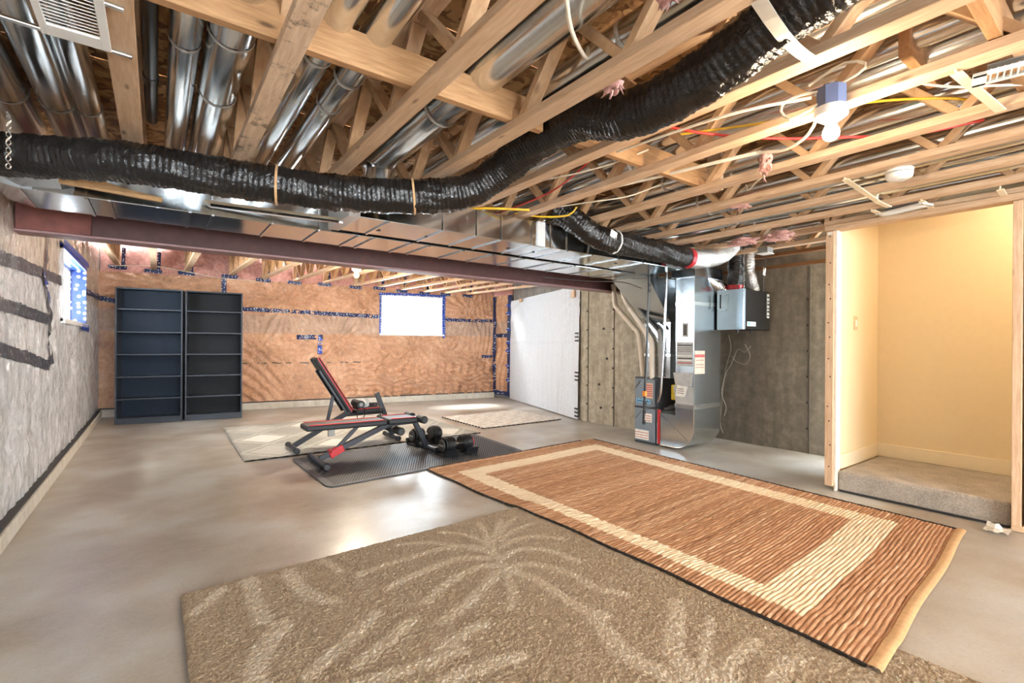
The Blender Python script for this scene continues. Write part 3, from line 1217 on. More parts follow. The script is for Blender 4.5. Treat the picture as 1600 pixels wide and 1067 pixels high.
t = make_truss('floor_truss', 'wooden floor truss resting just above the top plate of the landing opening', -1.4, 1.74, 'floor truss', None)
t.location = (4.595, 0, Z0)
JE = [(0.24, 2.44), (0.71, 2.41), (1.17, 2.41), (1.82, 2.40), (2.34, 2.37), (2.86, 2.36), (3.39, 2.36), (3.96, 2.34), (4.43, 2.35), (4.89, 2.32), (5.38, 2.30), (5.84, 2.30), (6.37, 2.30)]
for i, (u, z) in enumerate(JE):
    e = FB.p(u, 0)
    L = e.y - 4.60
    t = make_truss('floor_truss', f'{ORD[i]} pale wooden floor truss from the left wall, beyond the red steel beam', 0, L, 'floor truss',
                   'floor trusses beyond the steel beam', phase=0.1 + 0.2 * (i % 2), depth=0.36, wch=0.075)
    t.location = (e.x, 4.60, 2.235)
    t.rotation_euler = (math.atan2(z - 2.235, L), 0, 0)
    # blue sealing tape round the bearing end, on the wall
    tape(wb, FB, [(u - 0.12, z - 0.02), (u + 0.12, z - 0.03)], 0.06, w=0.03)
    tape(wb, FB, [(u + 0.07, z), (u + 0.08, z + 0.30)], 0.05, w=0.03)

# strongback boards threaded through the webs
for (x0, x1, y, lab) in ((-0.6, 1.545, 1.85, 'long strongback board threaded through the truss webs, left of the big flexible duct'),
                         (1.785, 3.12, 1.85, 'strongback board through the trusses right of the big flexible duct'),
                         (1.95, 3.3, 0.34, 'short strongback board through the trusses at the upper right')):
    o = MB().box(x0, x1, y, y + 0.038, Z0 + 0.042, Z0 + 0.182, 0.003).build('strongback_board', 'wood_along_x')
    tag(o, lab, 'board')
o = MB().box(3.06, 3.10, 1.80, 1.90, Z0 + 0.04, 2.54, 0.002).build('blocking_post', 'wood_along_z')
tag(o, 'short upright wooden block at the right end of the long strongback board', 'block')
o = MB().box(2.43, 2.84, 0.62, 0.66, Z0 + 0.16, Z0 + 0.30, 0.003).build('blocking_board', 'wood_along_x')
tag(o, 'orange wooden blocking board between two trusses behind the lit ceiling bulb', 'board')

# ------------------------------------------------------------------ steel beam
bm_ = thing('steel_beam', 'dark red painted steel I-beam spanning the room below the ducts', 'beam', (2.2, 4.5, 1.92))
m = MB()
m.box(-0.76, 5.28, 4.43, 4.60, 1.92, 1.936, 0.003)
m.build('bottom_flange', 'red_oxide_lit_lip', bm_)
m = MB()
m.box(-0.76, 5.28, 4.43, 4.60, 2.186, 2.20, 0.003)
m.build('top_flange', 'red_oxide', bm_)
m = MB()
m.box(-0.76, 5.28, 4.49, 4.53, 1.93, 2.19)
m.build('beam_web', 'red_oxide', bm_)
m = MB()
m.box(-0.745, -0.37, 4.44, 4.49, 1.938, 2.184, 0.004)
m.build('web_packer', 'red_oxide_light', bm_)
o = MB().box(-0.76, 5.28, 4.42, 4.60, 2.201, 2.236, 0.003).build('beam_nailer', 'wood_along_x')
tag(o, 'wooden nailer plank bolted flat on top of the red steel beam', 'plank')

# ------------------------------------------------------------------ rectangular trunk ducts
dt = thing('trunk_duct', 'long flat sheet metal trunk duct along the front of the red beam', 'duct', (2, 3.75, 2.0))
MB().box(-0.58, 4.75, 3.56, 4.02, 2.0, 2.198, 0.004).build('duct_body', 'galvanised_duct', dt)
m = MB()
m.prism([(-0.58, 3.56, 2.0), (-0.58, 4.02, 2.0), (-0.58, 4.02, 2.198), (-0.58, 3.56, 2.198)], (-0.12, 0, 0.03))
m.build('end_cap', 'galvanised', dt)
for i, x in enumerate((-0.32, -0.22, 0.0, 0.16, 0.28, 0.62, 0.92, 1.2, 1.32, 1.62, 1.78, 2.1, 2.4, 2.75, 3.1, 3.4, 3.75, 4.1)):
    MB().box(x - 0.008, x + 0.008, 3.555, 4.02, 1.992, 2.0).box(x - 0.006, x + 0.006, 3.552, 3.56, 2.0, 2.195).build('drive_cleat', 'galvanised', dt)

d2 = thing('supply_duct', 'wide sheet metal supply duct with round holes, nearer the camera', 'duct', (2.6, 3.2, 2.0))
MB().box(0.98, 4.45, 3.03, 3.46, 2.0, 2.196, 0.004).build('duct_body', 'galvanised_duct', d2)
for i, x in enumerate((1.22, 1.62, 1.9, 2.12, 2.42, 2.62, 2.8, 3.1, 3.45, 3.8)):
    MB().box(x - 0.008, x + 0.008, 3.022, 3.46, 1.992, 2.0).box(x - 0.007, x + 0.007, 3.02, 3.03, 2.0, 2.192).build('drive_cleat', 'galvanised', d2)
for (x, y) in ((1.25, 3.3), (1.62, 3.28), (2.35, 3.26), (2.62, 3.25), (3.6, 3.2)):
    m = MB()
    m.cyl((x, y, 1.996), (x, y, 2.001), 0.018, 14)
    m.build('test_hole', 'label_black', d2)
MB().box(2.47, 2.55, 3.018, 3.03, 2.0, 2.20, 0.003).build('foil_patch', 'foil_tape', d2)
MB().box(0.955, 1.03, 3.02, 3.47, 1.994, 2.202, 0.005).build('foil_patch', 'foil_tape', d2)
# small flat return pans in front of the trunk, left
p1 = thing('return_pan', 'folded sheet metal pan tucked under the black flexible duct at the far left', 'duct pan', (-0.4, 3.35, 2.03))
m = MB()
m.prism([(-0.70, 3.37, 2.05), (-0.56, 3.43, 1.985), (-0.40, 3.40, 1.99), (-0.42, 3.29, 2.09)], (0.03, 0.14, 0.05))
m.build('pan_body', 'galvanised', p1)
m = MB()
m.prism([(-0.42, 3.30, 2.09), (-0.40, 3.31, 2.0), (0.02, 3.38, 1.995), (0.02, 3.38, 2.02), (-0.15, 3.36, 2.035)], (0, 0.02, 0))
m.build('kraft_flap', 'hem_beige', p1)
p2 = thing('bottom_pan', 'long cream painted metal pan below the black flexible duct', 'duct pan', (0.6, 3.3, 2.02))
m = MB()
m.prism([(0.22, 3.34, 2.035), (0.26, 3.36, 2.012), (0.98, 3.24, 2.0), (0.98, 3.24, 2.028)], (0.0, 0.18, 0.03))
m.build('pan_body', 'pan_tan', p2)
m = MB()
m.bar((0.25, 3.34, 2.010), (0.98, 3.225, 1.998), 0.014, 0.014)
m.build('pan_lip', 'galvanised', p2)

# ------------------------------------------------------------------ round metal pipes in the joist bays


def round_pipe(name, label, pts, r, cat='duct pipe', collars=(), mat='steel_pipe', seg=24, group=None):
    t = thing(name, label, cat, pts[0], group)
    path = catmull(pts, 0.05) if len(pts) > 2 else [Vector(p) for p in pts]
    MB().tube(path, r, seg).build('pipe_barrel', mat, t)
    a, b = Vector(pts[0]), Vector(pts[1])
    for c in collars:
        q = a.lerp(b, c)
        d = (b - a).normalized() * 0.011
        L = 18
        s = MB()
        rad = lambda i, j: r + 0.0018 + 0.0014 * math.sin(j * 2.9 + i * 1.3)
        s.tube([q - d, q - d * 0.4, q + d * 0.4, q + d], rad, 22, cap=False)
        s.build('foil_joint', 'foil_tape', t)
    return t


YN, YF = -1.3, 3.22
round_pipe('round_duct', 'slim round metal duct beside the black drain pipe in the ceiling', [(0.085, YN, 2.42), (0.085, 3.75, 2.42)], 0.055, collars=(0.66, 0.72))
round_pipe('round_duct', 'widest round metal duct hanging left of the stained truss', [(0.232, YN, 2.43), (0.232, 3.75, 2.43)], 0.083, collars=(0.69, 0.80))
round_pipe('round_duct', 'round metal duct just right of the stained truss', [(0.54, YN, 2.43), (0.54, 3.75, 2.43)], 0.062, collars=(0.68,))
round_pipe('round_duct', 'round metal duct with foil-taped top, second right of the stained truss', [(0.70, YN, 2.43), (0.70, 3.75, 2.43)], 0.060, collars=(0.64, 0.70, 0.76))
round_pipe('round_duct', 'large shiny round metal duct in the middle joist bay', [(1.20, YN, 2.44), (1.20, 2.85, 2.44), (1.20, 3.12, 2.36), (1.20, 3.18, 2.2)], 0.095, collars=(0.80, 0.86))
round_pipe('round_duct', 'narrow round metal duct squeezed beside the large shiny one', [(1.03, YN, 2.42), (1.03, 3.75, 2.42)], 0.05)
round_pipe('round_duct', 'round metal duct above the black flexible duct, right of the large shiny one', [(1.55, YN, 2.48), (1.55, 4.3, 2.48)], 0.06, collars=(0.47,))
o = round_pipe('drain_pipe', 'slim black drain pipe running along the joists at upper left', [(-0.028, YN, 2.42), (-0.028, 3.3, 2.42)], 0.027, cat='pipe', mat='black_pipe')
m = MB()
m.tube([(-0.028, 2.75, 2.42), (-0.028, 2.82, 2.42)], 0.031, 16)
m.build('coupling', 'black_plastic', o)
for i, (x, r, lab) in enumerate(((-0.30, 0.06, 'round metal duct behind the upper left vent grille'), (-0.42, 0.075, 'thicker round metal duct left of the vent grille'), (-0.60, 0.08, 'round metal duct in the dark corner by the left wall'))):
    round_pipe('round_duct', lab, [(x, YN, 2.45), (x, 3.9, 2.45)], r, collars=(0.6, 0.9))
k = 0
BAYS = [(2.05, 0.055, 2.44), (2.17, 0.05, 2.46), (2.50, 0.05, 2.47), (2.66, 0.058, 2.46), (2.80, 0.05, 2.48), (3.03, 0.056, 2.40), (3.20, 0.06, 2.37), (3.47, 0.058, 2.34), (3.62, 0.066, 2.33),
        (3.90, 0.05, 2.36), (4.03, 0.062, 2.31), (4.36, 0.06, 2.32), (4.52, 0.07, 2.36), (4.86, 0.06, 2.33), (5.02, 0.06, 2.35)]
for i, (x, r, z) in enumerate(BAYS):
    y0 = YN if x < 4.6 else 1.8
    lab = f'{ORD[i] if i < 14 else "last"} slim round metal duct right of the black flexible duct bay, among the right-hand trusses'
    round_pipe('round_duct', lab, [(x, y0, z), (x, 4.35, z)], r, collars=(0.3, 0.62), group='round ducts in the right-hand joist bays', seg=16)

# ------------------------------------------------------------------ black flexible ducts


def flex(name, label, pts, r, mat='black_poly', ring=0.026, depth=0.0022, rn=0.0055, seg=36, seed=1):
    path = catmull(pts, ring / 4)
    n = len(path)
    rr = np.random.default_rng(seed)
    ph = rr.uniform(0, 6.28, (8,))
    pos = [0.0]
    for a, b in zip(path[:-1], path[1:]):
        pos.append(pos[-1] + (b - a).length)

    def rad(i, j):
        s = pos[i]
        a = 2 * math.pi * j / seg
        v = r + depth * math.cos(2 * math.pi * s / ring + 0.6 * math.sin(a * 2 + s * 5))
        v += rn * (math.sin(a * 5 + s * 17 + ph[0]) * math.sin(a * 3 - s * 29 + ph[1]) + 0.6 * math.sin(a * 9 + s * 41 + ph[2]) * math.sin(s * 63 + ph[3] + a))
        return v
    t = thing(name, label, 'flexible duct', pts[0])
    MB().tube(path, rad, seg).build('sleeve', mat, t, sharp=3.2)
    return t, path, pos


def strap_ring(t, path, k, r, mat, wdt=0.03, name='tie_band'):
    q = path[k]
    d = (path[min(k + 1, len(path) - 1)] - path[k - 1]).normalized() * wdt / 2
    MB().tube([q - d, q, q + d], lambda i, j: r + 0.002 * math.sin(j * 3.0), 30).build(name, mat, t)


f1, pa, po = flex('flexible_duct', 'long black insulated flexible duct sagging from the left wall up into the ceiling',
                  [(-0.66, 3.36, 2.10), (-0.45, 3.24, 2.095), (-0.11, 3.04, 2.085), (0.42, 2.90, 2.06), (0.87, 2.78, 2.055), (1.22, 2.64, 2.07), (1.50, 2.50, 2.12), (1.64, 2.32, 2.24), (1.66, 2.05, 2.31),
                   (1.66, 1.70, 2.30), (1.66, 1.38, 2.205), (1.66, 1.05, 2.215), (1.645, 0.72, 2.29), (1.64, 0.3, 2.34), (1.64, -0.3, 2.36)], 0.098, seed=3)
for fr_ in (0.245, 0.385):
    strap_ring(f1, pa, int(len(pa) * fr_), 0.104, 'hem_beige', 0.012)
f2, pb, pob = flex('flexible_duct', 'black insulated flexible duct with a red taped end above the furnace',
                   [(2.62, 2.99, 2.32), (2.78, 2.90, 2.21), (2.95, 2.85, 2.115), (3.2, 2.83, 2.085), (3.67, 2.85, 2.09), (4.28, 2.85, 2.075)], 0.095, seed=5, rn=0.007)
strap_ring(f2, pb, len(pb) - 5, 0.101, 'red_tape', 0.06, 'red_tape_band')
strap_ring(f2, pb, int(len(pb) * 0.36), 0.104, 'white_plastic', 0.010)
m = MB()
m.obox((3.05, 2.735, 2.12), (0.075, 0.006, 0.06), Matrix.Rotation(0.3, 3, 'Y'))
m.build('paper_label', 'paper_white', f2)
f3, pc, poc = flex('foil_duct', 'silver foil flexible duct joining the red taped black duct to the joists',
                   [(4.26, 2.85, 2.07), (4.55, 2.85, 2.10), (4.85, 2.85, 2.17), (5.1, 2.86, 2.30)], 0.092, 'foil_tape', 0.03, 0.003, 0.004, 28, 7)
f4, pd, pod = flex('flexible_duct', 'short black flexible duct dropping into the top of the ventilator box',
                   [(5.36, 2.95, 2.36), (5.36, 2.96, 2.2), (5.37, 2.96, 2.05), (5.38, 2.97, 1.86)], 0.082, seed=8)
strap_ring(f4, pd, len(pd) - 4, 0.088, 'red_tape', 0.05, 'red_tape_band')
f5, pe, poe = flex('foil_duct', 'bare silver ribbed duct curving from the duct collar to the ventilator box',
                   [(4.98, 3.22, 2.05), (5.10, 3.20, 2.0), (5.22, 3.16, 1.93), (5.32, 3.12, 1.88), (5.40, 3.10, 1.84)], 0.075, 'galvanised', 0.022, 0.005, 0.002, 24, 9)
f6, pf, pof = flex('foil_duct', 'crumpled silver foil duct behind the black one on the ventilator box',
                   [(5.62, 2.93, 2.34), (5.60, 2.93, 2.15), (5.66, 2.93, 1.98), (5.72, 2.93, 1.85)], 0.062, 'foil_tape', 0.03, 0.004, 0.006, 24, 10)
# strap that holds the big flexible duct
o = MB()
[o.bar((1.41 + 0.09 * k, 0.715 + 0.0075 * k, 2.212 - 0.026 * math.sin(math.pi * k / 5)), (1.41 + 0.09 * (k + 1), 0.715 + 0.0075 * (k + 1), 2.212 - 0.026 * math.sin(math.pi * (k + 1) / 5)), 0.042, 0.003) for k in range(5)]
o = o.build('hanger_strap', 'strap_zinc')
tag(o, 'flat metal strap slung under the big black flexible duct', 'strap')
# twisted chain at far left holding the sagging duct
ch = MB()
for i in range(14):
    z = 2.0 + i * 0.018
    ch.tube([(-0.55 + 0.008 * math.cos(i * 1.6 + a), 3.14, z + 0.012 * math.sin(a)) for a in np.linspace(0, 6.28, 10)], 0.0028, 6)
o = ch.build('hanger_chain', 'galvanised')
tag(o, 'thin twisted metal hanger chain at the far left above the metal pan', 'chain')

# ------------------------------------------------------------------ vents, brackets, smoke detector


def linear_vent(label, a, b, wdt, n, z, fins_along=False):
    """grille from a to b (centre line), drawn in a flat frame"""
    a, b = Vector((*a, z)), Vector((*b, z))
    t = thing('vent_grille', label, 'vent', (a + b) / 2)
    d = (b - a).normalized()
    s = Vector((-d.y, d.x, 0))
    L = (b - a).length
    fw_ = wdt * 0.2
    for k in (-1, 1):
        MB().bar(a + s * k * (wdt / 2 - fw_ / 2), b + s * k * (wdt / 2 - fw_ / 2), fw_, 0.012, 0.002).build('frame_side', 'white_plastic', t)
    ef = min(0.06, L * 0.1)
    for (p, q) in ((a, a + d * ef), (b - d * ef, b)):
        MB().bar(p, q, wdt, 0.012, 0.002).build('frame_end', 'white_plastic', t)
    MB().bar(a + d * ef + Vector((0, 0, 0.03)), b - d * ef + Vector((0, 0, 0.03)), wdt * 0.7, 0.004).build('dark_throat', 'cable_grey', t)
    for i in range(n):
        q = a + d * (ef + (L - 2 * ef) * (i + 0.5) / n)
        m = MB()
        m.bar(q - s * wdt * 0.32 + Vector((0, 0, 0.004)), q + s * wdt * 0.32 + Vector((0, 0, 0.004)), 0.004, 0.022)
        m.build('fin', 'white_plastic', t)
    return t


linear_vent('white slotted vent grille on a bracket at the upper right corner', (2.475, 0.445), (2.56, 0.05), 0.105, 18, 2.205)
linear_vent('white slotted vent grille on cross bars above the landing opening', (4.44, 1.31), (4.34, 1.0), 0.11, 20, 2.203)
tv = thing('vent_grille', 'white louvred vent grille in the dark corner at the upper left', 'vent', (-0.21, 2.0, 2.2))
for (x0, x1, y0, y1) in ((-0.305, -0.285, 1.5, 2.16), (-0.155, -0.13, 1.5, 2.16), (-0.285, -0.155, 2.09, 2.16), (-0.285, -0.155, 1.5, 1.55)):
    MB().box(x0, x1, y0, y1, 2.196, 2.206, 0.002).build('frame_side', 'white_plastic', tv)
for i in range(26):
    y = 1.57 + i * 0.02
    m = MB()
    m.obox((-0.22, y, 2.204), (0.13, 0.014, 0.002), Matrix.Rotation(0.6, 3, 'X'))
    m.build('louvre', 'white_plastic', tv)
for (a, b, lab) in (((-0.40, 2.155), (-0.075, 2.185), 'thin metal rod holding the near end of the louvred vent'),
                    ((-0.40, 1.86), (-0.085, 1.89), 'thin metal rod holding the far side of the louvred vent, at the frame edge')):
    o = MB().bar((*a, 2.212), (*b, 2.212), 0.02, 0.012, 0.003).build('vent_rod', 'galvanised')
    tag(o, lab, 'rod')

BR = [((2.37, 0.47), (2.90, 0.43), 2.212, 'flat metal bracket under the upper right vent'),
      ((3.35, 1.165), (4.02, 1.205), 2.212, 'painted cross bar left of the smoke detector'),
      ((4.02, 1.205), (4.25, 1.2), 2.208, 'short painted cross bar continuing toward the small vent'),
      ((4.27, 1.31), (4.60, 1.30), 2.212, 'small bracket at the left end of the vent over the landing'),
      ((4.26, 1.02), (4.70, 1.03), 2.212, 'small bracket at the right end of the vent over the landing'),
      ((4.34, 0.645), (4.66, 0.66), 2.212, 'pale metal bracket alone over the landing top plate')]
for (a, b, z, lab) in BR:
    m = MB()
    m.bar((*a, z), (*b, z), 0.035, 0.006, 0.001)
    m.bar((a[0], a[1], z), (a[0], a[1], z + 0.04), 0.035, 0.005)
    o = m.build('mount_bracket', 'cream_trim')
    tag(o, lab, 'bracket')

sd = thing('smoke_detector', 'round white smoke detector on the ceiling right of the lit bulb', 'smoke detector', (3.44, 0.925, 2.18))
cx, cy = 3.44, 0.925
m = MB()
m.tube([(cx, cy, 2.222), (cx, cy, 2.206), (cx, cy, 2.204)], lambda i, j: (0.066, 0.066, 0.058)[i], 28)
m.build('mounting_plate', 'white_plastic', sd)
m = MB()
m.tube([(cx, cy, 2.200), (cx, cy, 2.196), (cx, cy, 2.172), (cx, cy, 2.164)], lambda i, j: (0.062, 0.066, 0.06, 0.045)[i], 28)
m.build('cover', 'white_plastic', sd)
m = MB()
m.tube([(cx, cy, 2.206), (cx, cy, 2.198)], 0.055, 24)
m.build('vent_gap', 'label_black', sd)
m = MB()
m.cyl((cx - 0.02, cy - 0.02, 2.166), (cx - 0.02, cy - 0.02, 2.160), 0.012, 12)
m.build('test_button', 'white_plastic', sd)

# ------------------------------------------------------------------ bulbs


def bulb_fixture(label, c, boxed=True):
    x, y, z = c
    t = thing('bulb_holder', label, 'light fixture', c)
    if boxed:
        m = MB()
        m.tube([(x, y, z + 0.19), (x, y, z + 0.185), (x, y, z + 0.105)], lambda i, j: (0.05, 0.056, 0.056)[i], 8)
        m.build('outlet_box', 'box_blue', t)
        m = MB()
        m.box(x + 0.05, x + 0.085, y - 0.03, y + 0.02, z + 0.115, z + 0.165, 0.008)
        m.build('box_bracket', 'box_blue', t)
        MB().bar((x - 0.05, y, z + 0.19), (x + 0.15, y, z + 0.19), 0.02, 0.006).build('bar_hanger', 'galvanised', t)
    m = MB()
    m.tube([(x, y, z + 0.105), (x, y, z + 0.095), (x, y, z + 0.07), (x, y, z + 0.055), (x, y, z + 0.045)], lambda i, j: (0.06, 0.064, 0.06, 0.04, 0.026)[i], 24)
    m.build('porcelain_base', 'white_plastic', t)
    m = MB()
    prof = [(0.062, 0.013), (0.045, 0.016), (0.03, 0.022), (0.015, 0.029), (0.0, 0.0315), (-0.014, 0.029), (-0.025, 0.019), (-0.031, 0.006)]
    m.tube([(x, y, z + a) for a, b in prof], lambda i, j: prof[i][1], 20)
    m.build('bulb', 'bulb_glow', t)
    return t


bulb_fixture('lit bare bulb on a white holder under a blue box, upper right', (2.25, 0.835, 2.085))
bulb_fixture('small lit bare bulb glowing beyond the red steel beam', (2.15, 6.45, 2.115), True)

# ------------------------------------------------------------------ furnace and its ducts
fu = thing('furnace', 'small slate grey furnace cabinet standing against the concrete wall', 'furnace', (5.05, 3.79, 0))
X0 = 4.82
MB().box(X0 + 0.012, 5.36, 3.63, 3.965, 0.0, 0.81, 0.004).build('cabinet', 'furnace_dark', fu)
for (z0, z1) in ((0.455, 0.79), (0.03, 0.43)):
    MB().box(X0 - 0.008, X0 + 0.014, 3.655, 3.95, z0, z1, 0.006).build('front_panel', 'furnace_panel', fu)
for (y0, y1, z0, z1, mt) in ((3.68, 3.79, 0.56, 0.745, 'label_orange'), (3.71, 3.925, 0.495, 0.545, 'label_blue'), (3.69, 3.80, 0.27, 0.375, 'paper_white'), (3.735, 3.94, 0.05, 0.165, 'paper_white')):
    o = MB().box(X0 - 0.0105, X0 - 0.008, y0, y1, z0, z1).build('label', mt, fu)
    hgt = z1 - z0
    if mt != 'label_blue':
        for k in range(3 if mt == 'paper_white' else 6):
            zz = z0 + hgt * (0.15 + 0.8 * k / (3 if mt == 'paper_white' else 6))
            MB().box(X0 - 0.0118, X0 - 0.0105, y0 + 0.006, y1 - 0.006, zz, zz + hgt * 0.07).build('print_line', 'label_red', o)
    else:
        for k in range(8):
            MB().box(X0 - 0.0118, X0 - 0.0105, y1 - 0.03 - k * 0.024, y1 - 0.016 - k * 0.024, z0 + 0.013, z1 - 0.013 - 0.006 * (k % 2)).build('print_line', 'label_black', o)
for (ya, za, yb, zb) in ((3.93, 0.70, 3.87, 0.77), (3.93, 0.67, 3.85, 0.77), (3.67, 0.49, 3.73, 0.56), (3.93, 0.29, 3.84, 0.40), (3.67, 0.06, 3.72, 0.11)):
    MB().bar((X0 - 0.012, ya, za), (X0 - 0.012, yb, zb), 0.008, 0.005).build('panel_rib', 'galvanised', fu)
# filter slot and red trim at the boot
MB().box(X0 + 0.01, 5.3, 3.575, 3.632, 0.03, 0.44, 0.003).build('filter_rack', 'galvanised', fu)
MB().box(X0 - 0.004, X0 + 0.012, 3.585, 3.612, 0.03, 0.44).build('red_trim', 'bench_red', fu)

rd = thing('return_drop', 'tall galvanised return duct with a curved boot at the furnace side', 'duct', (5.0, 3.25, 0))
prof = [(3.575, 0.025), (3.575, 0.40), (3.372, 0.40), (3.372, 0.50), (3.13, 0.50)]
arc = [(3.13, 0.50), (3.13, 0.28)]
for a in np.linspace(0, 90, 9)[1:]:
    arc.append((3.13 + 0.24 * (1 - math.cos(R(a))), 0.28 - 0.255 * math.sin(R(a))))
poly = prof[:-1] + arc
m = MB()
m.prism([(X0, y, z) for y, z in poly], (0.53, 0, 0))
m.build('boot', 'furnace_duct', rd)
MB().bar((X0 - 0.003, 3.56, 0.38), (X0 - 0.003, 3.22, 0.13), 0.006, 0.006).build('cross_break', 'galvanised', rd)
MB().tube([(X0 - 0.002, y, z) for y, z in arc + [(3.575, 0.025)]], 0.006, 8).build('seam', 'galvanised', rd)
MB().box(X0 - 0.004, X0 + 0.535, 3.12, 3.38, 0.492, 0.535, 0.003).build('flange_band', 'bright_steel', rd)
MB().box(X0, X0 + 0.53, 3.13, 3.372, 0.53, 1.66, 0.003).build('lower_riser', 'furnace_duct', rd)
MB().box(X0 - 0.003, X0 + 0.533, 3.127, 3.376, 1.655, 1.70, 0.003).build('flange_band', 'bright_steel', rd)
MB().box(X0, X0 + 0.53, 3.13, 3.372, 1.70, 2.02, 0.003).build('upper_riser', 'furnace_duct', rd)
MB().box(X0 - 0.05, X0 + 0.5, 3.09, 3.40, 1.97, 2.09, 0.004).build('top_collar', 'galvanised', rd)
MB().box(X0 - 0.006, X0, 3.21, 3.28, 1.30, 1.46, 0.002).build('control_plate', 'paper_grey', rd)
MB().box(X0 - 0.012, X0 - 0.006, 3.222, 3.262, 1.32, 1.44, 0.002).build('damper_plate', 'cable_dark', rd)
o = MB().box(X0 - 0.003, X0, 3.145, 3.355, 0.97, 1.24).build('label', 'paper_grey', rd)
for k, (zz, mt) in enumerate(((1.20, 'label_black'), (1.17, 'cable_grey'), (1.15, 'cable_grey'), (1.13, 'cable_grey'), (1.08, 'paper_white'), (1.05, 'label_black'), (1.03, 'paper_white'), (1.0, 'label_red'))):
    MB().box(X0 - 0.0045, X0 - 0.003, 3.155, 3.345, zz, zz + 0.012).build('print_line', mt, o)
o = MB().box(X0 + 0.005, X0 + 0.2, 3.127, 3.13, 0.885, 1.145).build('label', 'label_orange', rd)
MB().box(X0 + 0.006, X0 + 0.195, 3.1255, 3.127, 1.07, 1.105).build('print_line', 'label_red', o)
for zz in (1.035, 0.985, 0.955):
    MB().box(X0 + 0.02, X0 + 0.18, 3.1255, 3.127, zz, zz + 0.006).build('print_line', 'label_black', o)
# papers in a plastic sleeve hung on the riser
pp = thing('document_pouch', 'clear sleeve of papers taped to the front of the return duct', 'papers', (X0 - 0.02, 3.25, 0.8))
m = MB()
m.prism([(X0 - 0.006, 3.395, 0.89), (X0 - 0.006, 3.14, 0.90), (X0 - 0.014, 3.15, 0.745), (X0 - 0.014, 3.355, 0.735)], (-0.006, 0, 0))
m.build('sleeve', 'paper_grey', pp)
m = MB()
m.prism([(X0 - 0.016, 3.335, 0.755), (X0 - 0.016, 3.20, 0.745), (X0 - 0.03, 3.225, 0.625), (X0 - 0.03, 3.345, 0.625)], (-0.003, 0, 0))
o = m.build('paper_sheet', 'paper_white', pp)
for k in range(3):
    MB().box(X0 - 0.034, X0 - 0.032, 3.24, 3.32, 0.66 + k * 0.024, 0.666 + k * 0.024).build('print_line', 'label_black', o)
m = MB()
m.prism([(X0 - 0.004, 3.395, 0.74), (X0 - 0.004, 3.14, 0.735), (X0 - 0.004, 3.135, 0.54), (X0 - 0.004, 3.36, 0.54)], (-0.004, 0, 0))
m.build('backing_sheet', 'paper_grey', pp)

sp = thing('supply_plenum', 'galvanised supply plenum on the furnace widening up to the trunk duct', 'duct', (5.05, 3.7, 0.82))
MB().box(4.90, 5.34, 3.50, 3.86, 0.812, 1.47, 0.003).build('lower_box', 'galvanised', sp)
MB().box(4.89, 5.35, 3.49, 3.87, 1.07, 1.10).build('drive_cleat', 'bright_steel', sp)
MB().box(4.89, 5.35, 3.49, 3.87, 1.455, 1.48, 0.003).build('flange_band', 'bright_steel', sp)
m = MB()
bt = [(4.90, 3.50, 1.48), (5.34, 3.50, 1.48), (5.34, 3.86, 1.48), (4.90, 3.86, 1.48)]
tp = [(4.55, 3.56, 2.0), (5.20, 3.56, 2.0), (5.20, 4.10, 2.0), (4.55, 4.10, 2.0)]
m.add(bt + tp, [(0, 1, 5, 4), (1, 2, 6, 5), (2, 3, 7, 6), (3, 0, 4, 7), (3, 2, 1, 0), (4, 5, 6, 7)])
m.build('transition', 'furnace_duct', sp)
MB().bar((4.89, 3.50, 1.09), (4.89, 3.86, 1.44), 0.005, 0.005).build('cross_break', 'bright_steel', sp)
MB().bar((4.89, 3.50, 0.83), (4.89, 3.84, 1.06), 0.005, 0.005).build('cross_break', 'bright_steel', sp)


def pipe_run(name, label, pts, r, mat, cat='pipe', elbows=True, seg=14, step=0.03):
    t = thing(name, label, cat, pts[0])
    m = MB()
    # straight runs with small rounded corners
    Q = [Vector(p) for p in pts]
    path = [Q[0]]
    for i in range(1, len(Q) - 1):
        a, b, c = Q[i - 1], Q[i], Q[i + 1]
        k = min(0.05, (b - a).length * 0.4, (c - b).length * 0.4)
        p0, p1 = b + (a - b).normalized() * k, b + (c - b).normalized() * k
        for s in (0, 0.33, 0.66, 1):
            path.append((1 - s) ** 2 * p0 + 2 * s * (1 - s) * b + s * s * p1)
    path.append(Q[-1])
    m.tube(path, r, seg)
    m.build('pipe_run', mat, t)
    if elbows:
        for i in range(1, len(Q) - 1):
            a, b, c = Q[i - 1], Q[i], Q[i + 1]
            for e in (a, c):
                d = (e - b).normalized()
                k = min(0.075, (e - b).length * 0.4)
                MB().tube([b + d * k, b + d * (k + 0.03)], r * 1.16, seg).build('fitting', mat, t)
    return t


pipe_run('vent_pipe', 'cream plastic vent pipe bending twice, left of the furnace, outermost of the pair', [(4.95, 4.44, 2.02), (4.95, 4.40, 1.72), (4.95, 4.005, 1.36), (4.95, 3.93, 0.80)], 0.032, 'pvc')
pipe_run('vent_pipe', 'cream plastic vent pipe entering the furnace top, nearer the plenum', [(4.855, 4.20, 1.92), (4.855, 4.14, 1.76), (4.853, 3.73, 1.25), (4.853, 3.72, 0.80)], 0.032, 'pvc')
pipe_run('drain_hose', 'sloping dark hose running down beside the plenum', [(4.80, 4.20, 1.98), (4.80, 4.10, 1.87), (4.80, 3.60, 1.40)], 0.022, 'black_pipe', elbows=False)
pipe_run('vent_pipe', 'grey plastic pipe sloping behind the dark hose toward the plenum', [(4.865, 4.24, 1.97), (4.862, 3.62, 1.36), (4.862, 3.60, 0.83)], 0.026, 'cable_grey', elbows=False)
